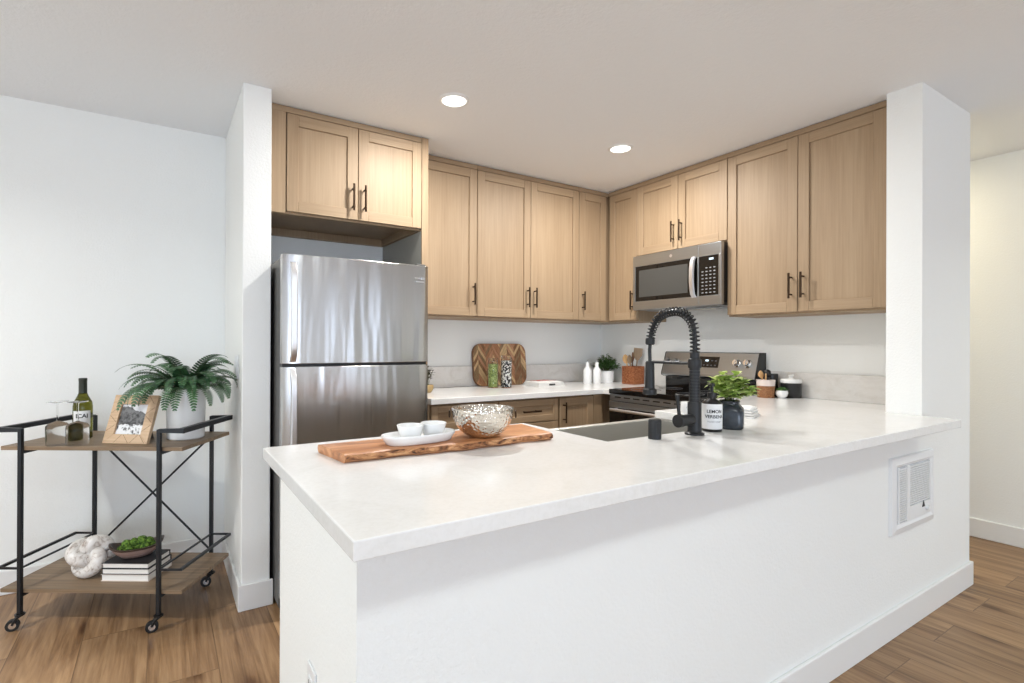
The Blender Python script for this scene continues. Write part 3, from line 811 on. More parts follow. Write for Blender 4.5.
t = thing('potted_plant', 'bright green leafy plant in a blue-black glazed jar beside the soap bottle', 'plant', (1.848, 1.192, ZT))
def sq(j, z):
    a = 2*PI*j/40; n = 4.5; return 1/((abs(math.cos(a))**n+abs(math.sin(a))**n)**(1/n))*.93
b = B(); b.lathe([(0, 0), (.046, 0), (.052, .005), (.054, .02), (.054, .066), (.05, .08), (.040, .090), (.036, .096), (.038, .106), (.034, .108), (.030, .104), (.030, .09), (0, .09)], 40, mod=lambda j, z: 1+(sq(j, z)-1)*(1 if z < .07 else .3))
b.xf(Matrix.Rotation(.55, 4, 'Z')); b.done('jar', 'glaze', t, smooth=50)
b = B(); b.lathe([(0, .094), (.03, .094)], 20); b.done('soil', 'soil', t)
bushy(t, (.006, .004, .092), .074, .135, 30, 8, .044, .032, 'lime', 3, flat=.6)

# folded white cloth on the worktop right of the jar
def cloth_stack(name, x0, x1, y0, y1, layers, th, seed, parent=None, mat='white_cloth', wob=.004):
    rnd = random.Random(seed); b = B()
    for k in range(layers):
        n = 10; z = k*th
        ins = .004*k; ph = rnd.uniform(0, 6)
        def hh(x, y): return wob*math.sin(x*60+ph)*math.cos(y*50+ph*2)*(k+1)/layers
        G = {}
        for i in range(n+1):
            for j in range(n+1):
                x = x0+ins+(x1-x0-2*ins)*i/n+rnd.uniform(-.001, .001); y = y0+ins+(y1-y0-2*ins)*j/n
                e = min(1, min(i, n-i, j, n-j)/1.5)
                G[i, j] = (b.bm.verts.new((x, y, max(z, .0003))), b.bm.verts.new((x, y, max(.0015, z+th*(.55+.45*e)+abs(hh(x, y))*e))))
        for i in range(n):
            for j in range(n):
                b.face([G[i, j][1], G[i+1, j][1], G[i+1, j+1][1], G[i, j+1][1]])
                b.face([G[i, j][0], G[i, j+1][0], G[i+1, j+1][0], G[i+1, j][0]])
        for i in range(n):
            for (p, q) in (((i, 0), (i+1, 0)), ((i+1, n), (i, n)), ((0, i+1), (0, i)), ((n, i), (n, i+1))):
                b.face([G[p][0], G[q][0], G[q][1], G[p][1]])
    return b.done(name, mat, parent, smooth=60)
o = cloth_stack('dish_cloth', -.075, .075, -.05, .05, 4, .011, 5)
tag(o, 'rumpled folded white cloth on the worktop right of the blue-black jar', 'cloth', loc=(2.22, 1.36, ZT), rz=.35)

# items by the right wall
t = thing('utensil_basket', 'wicker-covered crock holding wooden spoons and a dark mill beside the range', 'basket', (3.135, 1.785, ZT))
b = B(); b.lathe([(0, 0), (.044, 0), (.046, .004), (.050, .075), (.046, .075), (.042, .01), (0, .01)], 32); b.done('wicker_sleeve', 'wicker', t, smooth=40)
b = B(); b.lathe([(.0465, .07), (.0505, .072), (.0525, .108), (.049, .109), (.0455, .08), (0, .02)], 32); b.done('crock_rim', plain('pale_pink_crock', srgb(226, 212, 204), .5), t, smooth=40)
def spoon(parent_label, cat, loc, tilt, az, L, mat, head, seed=0, name='wooden_spoon', wd=.018):
    b = B()
    b.tube([(0, 0, 0), (0, 0, L*.72)], [.0045, .0055], 8)
    if head == 'spoon':
        rings = []
        for u in range(9):
            f = u/8; ww = wd*math.sin(PI*(.12+.83*f))**.7; th = .004+.003*math.sin(PI*f)
            z = L*.70+L*.30*f
            rings.append([(ww*math.cos(a), th*math.sin(a)-.004*math.sin(PI*f), z) for a in [2*PI*j/12 for j in range(12)]])
        b.rings(rings)
    elif head == 'spatula':
        rings = []
        for u in range(7):
            f = u/6; ww = wd*(.35+.65*min(1, f*2.5)); z = L*.66+L*.34*f
            rings.append([(ww*math.cos(a), .0045*math.sin(a), z) for a in [2*PI*j/12 for j in range(12)]])
        b.rings(rings)
    b.xf(Matrix.Rotation(az, 4, 'Z') @ Matrix.Rotation(tilt, 4, 'Y'))
    o = b.done(name, mat, smooth=50); tag(o, parent_label, cat, loc=loc); return o
spoon('pale wooden spoon leaning out of the wicker crock toward the range', 'spoon', (3.133, 1.785, ZT+.022), .24, 2.7, .145, 'beech', 'spoon')
spoon('short pale wooden spatula standing in the wicker crock beside the pepper mill', 'spatula', (3.12, 1.775, ZT+.022), .16, 3.6, .125, 'beech', 'spatula', name='wooden_spatula', wd=.012)
t = thing('pepper_mill', 'dark round-headed pepper mill standing up in the wicker crock', 'pepper mill', (3.16, 1.79, ZT+.022))
b = B(); b.lathe([(0, 0), (.018, 0), (.019, .05), (.014, .08), (.017, .10), (0, .104)], 20); b.done('mill_body', 'softblack', t, smooth=50)
b = B(); b.lathe([(0, .10), (.010, .102), (.019, .112), (.0215, .126), (.018, .14), (.008, .147), (0, .148)], 20); b.done('mill_head', 'softblack', t, smooth=50)
t = thing('black_tin', 'small black tin behind the wicker crock', 'tin', (3.243, 1.818, ZT))
b = B(); b.lathe([(0, 0), (.042, 0), (.042, .112), (0, .112)], 28); b.done('tin_body', 'softblack', t, smooth=40, bevel=.002)
b = B(); b.lathe([(0, .112), (.044, .112), (.044, .138), (.041, .141), (0, .141)], 28); b.done('tin_lid', 'softblack', t, smooth=40)
t = thing('succulent_bowl', 'tiny green succulent in a round white bowl before the black canister', 'plant', (3.18, 1.712, ZT))
b = B(); b.lathe([(0, 0), (.016, 0), (.03, .014), (.0345, .030), (.031, .046), (.028, .046), (.028, .040), (0, .040)], 28); b.done('bowl', 'ceramic', t, smooth=50)
fb = B(); rnd = random.Random(4)
for k in range(34):
    a = k*2.4; q = math.sqrt(k/34); d = Vector((math.cos(a)*q, math.sin(a)*q, 1.1-q*.8))
    leaf(fb, Vector((math.cos(a)*.016*q, math.sin(a)*.016*q, .040)), d, Vector((0, 0, 1)), .030, .013, -.1)
fb.done('succulent_leaves', 'herb', t, smooth=80, recalc=False)
t = thing('canister', 'black cylindrical canister with a white knobbed lid by the right wall', 'canister', (3.264, 1.702, ZT))
b = B(); b.lathe([(0, 0), (.054, 0), (.056, .003), (.056, .088), (0, .09)], 36); b.done('canister_body', 'softblack', t, smooth=40)
b = B(); b.lathe([(0, .09), (.0575, .09), (.0585, .093), (.0585, .108), (.055, .112), (.016, .116), (.012, .118), (.010, .122), (.014, .13), (.015, .136), (.010, .14), (0, .141)], 36); b.done('lid', 'ceramic_rough', t, smooth=40)

# ------------------------------------------------------------------ things on the back worktop
ZB = .9152
t = thing('cutting_board', 'rounded chevron-patterned wooden cutting board leaning on the back wall', 'cutting board', (2.233, 3.335, ZB))
bw, bh, bt_, rr = .49, .325, .02, .075
poly = []
for cx_, cz_, a0 in ((bw/2-rr, rr, -PI/2), (bw/2-rr, bh-rr, 0), (-bw/2+rr, bh-rr, PI/2), (-bw/2+rr, rr, PI)):
    for k in range(9):
        a = a0+k/8*PI/2; poly.append((cx_+rr*math.cos(a), cz_+rr*math.sin(a)))
TL = Matrix.Rotation(-.10, 4, 'X')
b = B(); b.prism(poly, 0, bt_-.002); b.xf(TL @ Matrix.Translation((0, bt_, 0)) @ Matrix.Rotation(PI/2, 4, 'X')); bd = b.done('board', 'walnut', t, smooth=40)
b = B(); b.prism([(x*.985, .0025+z*.985) for x, z in poly], 0, .0025); b.xf(TL @ Matrix.Translation((0, .0027, 0)) @ Matrix.Rotation(PI/2, 4, 'X')); b.done('chevron_face', 'chevron', t, smooth=40)
def jar(label, loc, r, h, hfill, fill):
    t = thing('storage_jar', label, 'jar', loc)
    b = B(); b.lathe([(0, 0), (r-.002, 0), (r, .003), (r, h-.02), (r-.004, h-.012), (r-.004, h), (r-.007, h), (r-.007, h-.014), (r-.003, h-.022), (r-.003, .005), (0, .005)], 36); b.done('glass_body', 'glass', t, smooth=40)
    b = B(); b.lathe([(0, .0055), (r-.0036, .0055), (r-.0036, hfill-.003), (r-.008, hfill), (0, hfill+.002)], 36); b.done('contents', fill, t, smooth=40)
    b = B(); b.lathe([(0, h-.012), (r-.0075, h-.012), (r-.0075, h+.0005), (r-.002, h+.001), (r-.002, h+.009), (r-.005, h+.012), (0, h+.012)], 36); b.done('lid', 'glass', t, smooth=40)
jar('glass jar of green split peas in front of the chevron board', (2.065, 3.2, ZB), .0385, .205, .175, 'pistachio')
jar('taller glass jar of black and white beans in front of the chevron board', (2.142, 3.14, ZB), .0395, .225, .2, 'beans')
# folded printed towel
t = thing('kitchen_towel', 'folded white kitchen towel with red printed lines on the back worktop', 'towel', (2.50, 3.15, ZB), .1)
cloth_stack('towel_cloth', -.14, .14, -.09, .09, 4, .0095, 11, parent=t, wob=.002)
b = B()
for ang, dx, dy in ((.28, 0, .01), (-.22, .02, -.005), (.1, -.03, .04)):
    T = Matrix.Translation((dx, dy, .0405)) @ Matrix.Rotation(ang, 4, 'Z')
    b.box(-.085, .085, -.006, .006, 0, .0012, T=T)
b.done('red_print', 'red', t)
b = B().box(-.03, .03, -.0915, -.0895, .012, .022); b.done('dark_print', 'ink', t)
# white bottles
def white_bottle(label, loc, h):
    t = thing('cruet_bottle', label, 'bottle', loc)
    b = B(); b.lathe([(0, 0), (.031, 0), (.033, .003), (.033, h*.60), (.029, h*.68), (.016, h*.76), (.0135, h*.82), (.0135, h*.93), (.015, h*.94), (.015, h*.99), (0, h)], 28); b.done('bottle_body', 'ceramic', t, smooth=40)
    b = B(); b.tube([(0, 0, h*.99), (0, 0, h*1.06), (.006, 0, h*1.12)], [.006, .005, .003], 8); b.done('pour_spout', 'chrome', t, smooth=50)
white_bottle('white ceramic cruet bottle next to the corner, the left one of two', (2.955, 3.155, ZB), .175)
white_bottle('white ceramic cruet bottle touching the white herb pot side', (3.03, 3.125, ZB), .175)
t = thing('potted_herb', 'dark green bushy herb in a white pot beside the white cruets', 'plant', (3.195, 3.185, ZB))
b = B(); b.lathe([(0, 0), (.058, 0), (.060, .004), (.066, .098), (.062, .1), (.058, .092), (0, .092)], 36, mod=lambda j, z: 1+.012*math.cos(j*PI)); b.done('pot', 'ceramic', t, smooth=30)
b = B(); b.lathe([(0, .0925), (.058, .0925)], 20); b.done('soil', 'soil', t)
bushy(t, (0, 0, .085), .115, .15, 80, 9, .034, .019, 'herb', 9, flat=.7)
UX, UY = 3.255, 2.945
t = thing('utensil_holder', 'square hammered copper utensil holder beside the dark herb plant', 'utensil holder', (UX, UY, ZB), 0)
b = B(); q = .062; h = .145
b.box(-q, q, -q, q, 0, .006).box(-q, q, -q, -q+.005, .006, h).box(-q, q, q-.005, q, .006, h).box(-q, -q+.005, -q+.005, q-.005, .006, h).box(q-.005, q, -q+.005, q-.005, .006, h)
b.done('holder_box', 'copper', t, bevel=.002)
spoon('broad grey-brown wooden turner, tallest in the copper utensil holder', 'spatula', (UX+.01, UY-.01, ZB+.008), .10, -.9, .285, 'spoonwood', 'spatula', name='wooden_turner', wd=.035)
spoon('pale orange wooden spoon leaning left out of the copper utensil holder', 'spoon', (UX-.005, UY+.02, ZB+.008), .2, 2.5, .235, 'beech', 'spoon', wd=.026)
spoon('brown wooden spoon upright in the copper holder beside the pale spoon', 'spoon', (UX-.022, UY-.012, ZB+.008), .12, 2.9, .23, 'spoonwood', 'spoon', wd=.024)
spoon('dark slim wooden spoon behind the broad turner in the copper holder', 'spoon', (UX+.0, UY+.01, ZB+.008), .04, .2, .25, 'walnut', 'spoon', wd=.02)
t = thing('potted_sprig', 'small dark sprig in a tan pot peeking past the refrigerator edge', 'plant', (1.484, 3.09, ZB))
b = B(); b.lathe([(0, 0), (.022, 0), (.036, .02), (.04, .045), (.036, .05), (.032, .045), (0, .045)], 24); b.done('pot', 'gold', t, smooth=50)
bushy(t, (0, 0, .045), .036, .125, 12, 7, .03, .016, plain('olive_leaf', srgb(74, 72, 54), .6), 21, flat=.2)

# ------------------------------------------------------------------ things on the peninsula
t = thing('serving_board', 'long live-edge acacia serving board lying on the white peninsula', 'board', (0, 0, ZT))
front = []; back = []; rnd = random.Random(12); n = 40
for i in range(n+1):
    u = i/n
    fx = .412+u*(1.108-.412)
    fyv = 1.352+u*(-.012)+.008*math.sin(u*9)+.004*math.sin(u*31+1)+rnd.uniform(-.0025, .0025)
    bxv = .389+u*(1.13-.389)
    byv = 1.545+u*.025+.006*math.sin(u*7+2)+rnd.uniform(-.002, .002)
    front.append((fx, fyv)); back.append((bxv, byv))
Hh = .024; b = B()
prof = [(.012, 0.0), (.001, .007), (0.0, .014), (.006, .021), (.016, Hh)]
rows = []
for (fx, fyv), (bx2, by2) in zip(front, back):
    r = [(fx, fyv+d+rnd.uniform(-.002, .002), z) for d, z in prof] + [(bx2, by2-d, z) for d, z in reversed(prof)]
    rows.append(r)
b.rings(rows)
for f in b.bm.faces:
    c = f.calc_center_median(); f.normal_update()
    f.material_index = 0
for f in b.bm.faces:
    if abs(f.normal.z) < .75 and len(f.verts) == 4 and abs(f.normal.x) < .8: f.material_index = 1
b.done('board_slab', ['acacia', 'bark'], t, smooth=35)
ZS = ZT+Hh+.0004
# oval dish
t = thing('oval_dish', 'white oval ceramic dish under two small bowls on the wooden board', 'dish', (.657, 1.425, ZS), .07)
b = B(); seg = 48; a_, b_ = .119, .055
def oval(s_, z): 
    n = 2.6
    return [(abs(math.cos(2*PI*j/seg))**(2/n)*math.copysign(1, math.cos(2*PI*j/seg))*(a_*s_ if s_ > .5 else a_*s_), abs(math.sin(2*PI*j/seg))**(2/n)*math.copysign(1, math.sin(2*PI*j/seg))*(b_-(1-s_)*a_*.7), z) for j in range(seg)]
rings = [oval(.84, 0), oval(.88, .002), oval(.93, .012), oval(.99, .022), oval(1.0, .026), oval(.985, .0285), oval(.96, .026), oval(.91, .016), oval(.86, .012)]
b.rings(rings); b.done('dish_body', 'ceramic', t, smooth=60)
ZD = ZS+.0126
def cup(label, loc):
    b = B(); b.lathe([(0, .0), (.027, .0), (.030, .003), (.038, .034), (.040, .040), (.0385, .041), (.036, .037), (.028, .008), (0, .006)], 36)
    tag(b.done('ramekin', 'ceramic', smooth=50), label, 'bowl', loc=loc)
cup('small white ceramic bowl on the oval dish, farther from the hammered bowl', (.628, 1.426, ZD))
cup('small white ceramic bowl on the oval dish, nearest the hammered bowl', (.708, 1.433, ZD))
# hammered bowl
t = thing('hammered_bowl', 'round hammered silver metal bowl on the live-edge board', 'bowl', (.868, 1.405, ZS))
b = B(); prof = []
for k in range(15):
    a = PI/2*(k/14); prof.append((.042+.064*math.sin(a)**.9 if k else .0, .004+.086*(1-math.cos(a))**.95))
prof = [(r_*.93, z_*.98) for r_, z_ in [(0, 0), (.04, 0), (.058, .008), (.078, .022), (.093, .042), (.101, .062), (.105, .085), (.1065, .092), (.105, .094), (.1025, .091), (.0985, .062), (.090, .043), (.075, .024), (.056, .011), (.04, .004), (0, .004)]]
b.lathe(prof, 64); b.done('bowl_body', 'hammered', t, smooth=60)
for sgn in (-1, 1):
    b = B(); ang = -.56; c0 = Vector((math.cos(ang)*.104*sgn, math.sin(ang)*.104*sgn, .072)); rv = Vector((math.cos(ang)*sgn, math.sin(ang)*sgn, 0))
    c0 = c0-rv*.004
    b.tube([c0+rv*(.0055)+Vector((-rv.y, rv.x, 0))*.011*math.cos(k*PI/10)+Vector((0, 0, .011))*math.sin(k*PI/10) for k in range(20)], .0024, 8, closed=True)
    b.done('ring_handle', 'bronze', t, smooth=60)

# ------------------------------------------------------------------ wall fittings
t = thing('wall_heater', 'square white louvred wall heater grille on the peninsula front near the wing wall', 'heater', (2.602, .9575, .428))
vw, vh = .452, .33
b = B(); q = .03
rim = [[(0, 0, 0), (vw, 0, 0), (vw, 0, vh), (0, 0, vh)], [(.004, -.012, .004), (vw-.004, -.012, .004), (vw-.004, -.012, vh-.004), (.004, -.012, vh-.004)],
       [(q, -.018, q), (vw-q, -.018, q), (vw-q, -.018, vh-q), (q, -.018, vh-q)], [(q+.012, -.012, q+.012), (vw-q-.012, -.012, q+.012), (vw-q-.012, -.012, vh-q-.012), (q+.012, -.012, vh-q-.012)]]
b.rings(rim); b.done('surround', 'plastic', t, bevel=.0015)
b = B()
for k in range(24):
    z = .055+k*.0095
    b.box(.06, .135, -.0175, -.011, z, z+.0052)
    if k > 5: b.box(.165, .385, -.0175, -.011, z, z+.0052)
b.box(.135, .165, -.0185, -.011, .048, .286).box(.165, .385, -.0178, -.011, .048, .106).box(.385, .392, -.0185, -.011, .048, .286).box(.053, .06, -.0185, -.011, .048, .286)
b.done('louvres', 'plastic', t)
B().box(.05, .395, -.0125, -.0122, .046, .29).done('grille_shadow_board', plain('grey_heater_core', srgb(196, 198, 202), .6), t)  # grey sheet standing in for the shade between the louvres
b = B(); b.prism([(-.014, -.01), (.014, -.01), (0, .018)], 0, .002); b.xf(Matrix.Translation((.31, -.0178, .094)) @ Matrix.Rotation(PI/2, 4, 'X')); o = b.done('warning_mark', 'ink', t)
b = B(); b.lathe([(0, 0), (.012, 0), (.011, .012), (0, .012)], 16); b.xf(Matrix.Translation((.345, -.0178, .075)) @ Matrix.Rotation(PI/2, 4, 'X')); b.done('thermostat_knob', 'plastic', t, smooth=40)
def outlet(label, name, cat, loc, rz, w=.072, h=.116, rocker=1):
    t = thing(name, label, cat, loc, rz)
    b = B().box(-w/2, w/2, -.006, 0, -h/2, h/2); b.done('cover_plate', 'plastic', t, bevel=.003)
    if cat == 'outlet':
        for dz in (-.02, .02):
            f = B().box(-.017, .017, -.0085, -.005, dz-.014, dz+.014).done('socket', 'plastic', t, bevel=.003)
            B().box(-.008, -.0055, -.009, -.0083, dz-.004, dz+.006).box(.0055, .008, -.009, -.0083, dz-.004, dz+.006).done('slots', 'softblack', f)
    else:
        for k in range(rocker):
            x = (k-(rocker-1)/2)*.046
            b = B().box(x-.0165, x+.0165, -.010, -.005, -.033, .033); b.done('rocker', 'plastic', t, bevel=.003)
outlet('white duplex wall outlet low on the end of the peninsula', 'wall_outlet', 'outlet', (.314, 1.285, .393), -PI/2)
outlet('white double rocker light switch on the fin wall behind the fern', 'light_switch', 'switch', (.3136, 2.80, 1.118), -PI/2, w=.116, rocker=2)

# lamps
def downlight(label, x, y):
    t = thing('recessed_light', label, 'light', (x, y, CEIL))
    b = B(); b.lathe([(.058, -.001), (.062, -.008), (.072, -.006), (.076, 0), (.058, 0)], 36); b.done('trim_ring', 'trim', t, smooth=50)
    b = B(); b.lathe([(0, -.004), (.0585, -.004), (.0585, -.0005), (0, -.0005)], 36); b.done('lens', 'lens', t)
downlight('round lit recessed ceiling light nearer the refrigerator', 1.222, 2.258)
downlight('round lit recessed ceiling light nearer the microwave', 2.387, 2.265)
t = thing('flush_lamp', 'round white flush ceiling lamp in the living area', 'lamp', (.7, -.45, CEIL))
b = B(); b.lathe([(0, 0), (.29, 0), (.29, -.03), (.26, -.034), (0, -.034)], 40); b.done('lamp_base', 'trim', t, smooth=40)
b = B(); b.lathe([(.26, -.034), (.27, -.06), (.25, -.085), (0, -.095)], 40); b.done('lamp_shade', emit('lamp_diffuser', (1, .97, .92, 1), 1.0), t, smooth=50)
t = thing('hall_lamp', 'small round ceiling lamp in the hallway', 'lamp', (4.15, 1.75, CEIL))
b = B(); b.lathe([(0, -.012), (.09, -.012), (.095, -.006), (.1, 0), (0, 0)], 32); b.done('lamp_body', 'trim', t, smooth=40)

# ------------------------------------------------------------------ bar cart
CL, CD, CE = .60, .42, .095
CTH = -.5661; CO = Vector((-.515, 2.945, 0))
CM = Matrix.Translation(CO) @ Matrix.Rotation(CTH, 4, 'Z')
Z1, Z2, ZR1, ZR2 = .785, .170, .857, .262
t = thing('bar_cart', 'black metal bar cart with two brown wood shelves against the left wall', 'cart', CO, CTH)
for x in (0, CL):
    for y in (0, CD):
        B().box(x-.0082, x+.0082, y-.0082, y+.0082, .072, ZR1+.006).done('leg', 'cartblack', t, bevel=.002)
        # caster
        b = B(); b.cyl((x, y, .058), (x, y, .073), .013); b.cyl((x, y, .064), (x, y, .068), .019)
        dx, dy = -.020, -.012
        for s_ in (-1, 1):
            nx, ny = -dy, dx; L_ = math.hypot(nx, ny); nx, ny = nx/L_*.0125*s_, ny/L_*.0125*s_
            b.tube([(x+nx, y+ny, .062), (x+nx+dx*.6, y+ny+dy*.6, .05), (x+nx+dx, y+ny+dy, .028)], [.007, .006, .005], 6)
        b.tube([(x, y, .062), (x+.014, y+.008, .066)], [.010, .006], 8)
        cs = b.done('caster', 'softblack', t, smooth=40)
        ax = Vector((-dy, dx, 0)).normalized(); c0 = Vector((x+dx, y+dy, .0245))
        b = B(); b.tube([c0-ax*.009, c0-ax*.0085, c0+ax*.0085, c0+ax*.009], [.021, .0243, .0243, .021], 24); wl = b.done('wheel', 'rubber', cs, smooth=40)
        b = B(); b.tube([c0-ax*.0105, c0+ax*.0105], [.013, .013], 20); b.done('wheel_hub', 'chrome', cs, smooth=40)
for z in (Z1, Z2):
    B().box(-CE, CL+CE, .0085, CD-.0085, z-.017, z).done('shelf', 'shelf', t, bevel=.0015)
    b = B()
    for x in (0, CL): b.box(x-.008, x+.008, .0085, CD-.0085, z-.031, z-.0172)
    b.done('shelf_bracket', 'cartblack', t)
for sx, x0, x1 in ((-1, 0, -CE), (1, CL, CL+CE)):
    b = B(); b.tube([(x0, 0, ZR1), (x1, 0, ZR1), (x1, CD, ZR1), (x0, CD, ZR1)], .0078, square=True); b.done('handle_rail', 'cartblack', t)
    b = B(); b.tube([(x0, 0, ZR2), (x1, 0, ZR2), (x1, CD, ZR2), (x0, CD, ZR2)], .0040, square=True); b.tube([(x0, 0, ZR2), (x0, CD, ZR2)], .0036, square=True); b.done('lower_guard_rail', 'cartblack', t)
for za, zb in ((Z2+.01, Z1-.02), (Z1-.02, Z2+.01)):
    B().tube([(0, CD+.004 if za < zb else CD-.004, za), (CL, CD+.004 if za < zb else CD-.004, zb)], .005, 8).done('cross_brace', 'cartblack', t, smooth=50)
def oncart(i, j, z): 
    p = CM @ Vector((i, j, 0)); return (p.x, p.y, z)

# wine glasses, upside down
def wine_glass(label, loc):
    t = thing('wine_glass', label, 'glass', loc, group=None)
    flute = lambda j, z: 1+(.018 if j % 2 else -.018)
    b = B(); b.lathe([(.040, 0), (.041, .02), (.042, .07), (.041, .084), (.034, .094), (.012, .102), (.0045, .106), (.0, .106)], 48, mod=lambda j, z: flute(j, z) if .01 < z < .09 else 1)
    b.lathe([(.0385, .0005), (.0395, .02), (.0403, .07), (.0394, .083), (.033, .0915), (.011, .099), (0, .1)], 48)
    b.done('bowl', 'smoke', t, smooth=50)
    b = B(); b.lathe([(0, .106), (.0042, .106), (.0036, .13), (.0036, .175), (.006, .184), (0, .184)], 16); b.done('stem', 'smoke', t, smooth=50)
    b = B(); b.lathe([(0, .183), (.012, .184), (.038, .189), (.0385, .191), (.0, .192)], 36); b.done('foot', 'smoke', t, smooth=50)
wine_glass('upside-down ribbed smoky wine glass at the outer end of the cart shelf', oncart(.122, .045, Z1))
wine_glass('upside-down ribbed smoky wine glass directly before the wine bottle', oncart(.211, .045, Z1))
bp = oncart(.088, .225, Z1)
bp = (-.315, 3.06, Z1)
t = thing('wine_bottle', 'olive green wine bottle with a white label on the cart top shelf', 'bottle', bp)
b = B(); b.lathe([(0, .0), (.034, 0), (.0385, .005), (.0385, .150), (.036, .170), (.022, .198), (.0155, .216), (.0148, .268), (.0158, .270), (.0158, .280), (0, .281)], 36)
b.done('glass_body', 'bottle', t, smooth=40)
b = B(); b.lathe([(.0166, .21), (.0162, .268), (.0168, .270), (.0168, .281), (.015, .2825), (0, .2825)], 28); b.done('foil_capsule', 'foil', t, smooth=40)
b = B(); n = 16; a0 = toward(bp[0], bp[1])
b.rings([[(.0389*math.cos(a0-1.05+k/n*1.85), .0389*math.sin(a0-1.05+k/n*1.85), z) for z in (.055, .132)]+[(.0394*math.cos(a0-1.05+k/n*1.85), .0394*math.sin(a0-1.05+k/n*1.85), z) for z in (.132, .055)] for k in range(n+1)])
lb = b.done('paper_label', 'label', t, smooth=40)
wrap_text('ICAI', .026, 'ink', lb, .0396, a0-.1, .100, bold=.0006)
# picture frame
fp = (-.142, 2.797, Z1)
t = thing('picture_frame', 'tilted wooden picture frame with a black and white landscape photograph', 'picture frame', fp, math.atan2(2.73-2.858, -.055+.226))
TF = Matrix.Translation((0, .0, .0012)) @ Matrix.Rotation(-.36, 4, 'X')
fwid, fh, bd_ = .212, .222, .042
b = B()
for poly in ([(-fwid/2, 0), (fwid/2, 0), (fwid/2-bd_, bd_), (-fwid/2+bd_, bd_)], [(fwid/2, 0), (fwid/2, fh), (fwid/2-bd_, fh-bd_), (fwid/2-bd_, bd_)],
             [(fwid/2, fh), (-fwid/2, fh), (-fwid/2+bd_, fh-bd_), (fwid/2-bd_, fh-bd_)], [(-fwid/2, fh), (-fwid/2, 0), (-fwid/2+bd_, bd_), (-fwid/2+bd_, fh-bd_)]):
    b.prism(poly, 0, .018)
b.xf(TF @ Matrix.Translation((0, .018, 0)) @ Matrix.Rotation(PI/2, 4, 'X'))
b.done('moulding', 'framewood', t, bevel=.0015)
b = B(); rnd = random.Random(2)
for side in range(4):
    for k in range(5):
        u = (k+.5)/5*(fwid-.02)-fwid/2+.01; s1 = .03*(1 if k % 2 else -1)
        if side in (0, 2):
            z0 = 0 if side == 0 else fh-bd_
            p, q = (u-s1*.5, z0+.003), (u+s1*.5, z0+bd_-.003)
            if abs(p[0]) > fwid/2-.006 or abs(q[0]) > fwid/2-bd_*.9: continue
        else:
            u2 = (k+.5)/5*(fh-.02)+.01; x0 = -fwid/2 if side == 1 else fwid/2-bd_
            p, q = (x0+.003, u2-s1*.5), (x0+bd_-.003, u2+s1*.5)
            if not (bd_*.6 < p[1] < fh-bd_*.6 and bd_*.6 < q[1] < fh-bd_*.6): continue
        b.tube([(p[0], p[1], .0181), (q[0], q[1], .0181)], .0008, 4)
b.xf(TF @ Matrix.Translation((0, .018, 0)) @ Matrix.Rotation(PI/2, 4, 'X'))
b.done('inlay_lines', plain('dark_inlay', srgb(120, 82, 54), .6), t)
b = B(); b.box(-fwid/2+bd_-.002, fwid/2-bd_+.002, .010, .0125, bd_-.002, fh-bd_+.002); b.xf(TF); b.done('photograph', 'photo', t)
b = B(); b.box(-fwid/2+.01, fwid/2-.01, .0185, .022, .008, fh-.008); b.xf(TF); b.done('backing_board', 'walnut', t)
b = B(); c_, s_ = math.cos(.36), math.sin(.36)
b.rings([[(-.03, .0235+.03*s_, .05), (.03, .0235+.03*s_, .05), (.03, .03+.17*s_, .16), (-.03, .03+.17*s_, .16)], [(-.03, .142, .001), (.03, .142, .001), (.03, .146, .001), (-.03, .146, .001)]])
b.done('easel_back', 'darkwood', t)

# fern
pp = (.098, 2.835, Z1)
t = thing('potted_fern', 'green fern with arching fronds in a tall white pot on the cart', 'plant', pp)
b = B(); b.lathe([(0, 0), (.074, 0), (.079, .005), (.083, .19), (.083, .236), (.082, .24), (.077, .24), (.076, .20), (0, .20)], 48); b.done('pot', 'ceramic', t, smooth=40)
b = B(); b.lathe([(0, .204), (.0755, .204)], 24); b.done('soil', 'soil', t)
def frond(az, L, rise, droop, seed, lw=.045, tilt=0):
    rnd = random.Random(seed); b = B(); n = 26; pts = []
    d = Vector((math.cos(az), math.sin(az), 0)); el = rise; p = Vector((math.cos(az)*.025, math.sin(az)*.025, .205)); st = L/n
    for i in range(n+1):
        pts.append(p.copy()); p = p+(d*math.cos(el)+Vector((0, 0, 1))*math.sin(el))*st
        el -= droop/n*(.35+1.3*i/n)
    b.tube(pts, [.0020*(1-.8*i/n) for i in range(n+1)], 5, mi=1)
    flat = Vector((-d.y, d.x, 0)); roll = rnd.uniform(-.35, .35)
    for i in range(3, n):
        u = i/n; tg = (pts[min(i+1, n)]-pts[i-1]).normalized(); sd = (flat-flat.dot(tg)*tg).normalized()
        nr = sd.cross(tg).normalized()
        if nr.z < 0: nr = -nr
        ll = lw*min(1, (u-.02)*3.6)*(1-u**2.0)**.75+.004
        for sg in (-1, 1):
            dr = (sd*sg*math.cos(roll*sg)+tg*.42+nr*(.10+math.sin(roll)*sg)).normalized()
            q = pts[i]; wv = st*.92
            prev = None
            for f, w2, sag in ((0, .7, 0), (.35, 1.0, .0), (.7, .75, .05), (1, .08, .16)):
                c = q+dr*ll*f-nr*ll*sag
                a0 = b.bm.verts.new(c-tg*wv*.5*w2); a1 = b.bm.verts.new(c+tg*wv*.5*w2)
                if prev: b.face([prev[0], a0, a1, prev[1]], 0)
                prev = (a0, a1)
    return b.done('frond', ['fern', 'fernstem'], t, smooth=40, recalc=False)
CR = math.atan2(-sy_*0-.527, .85)      # direction to the right of the picture
fr = []
rnd = random.Random(33)
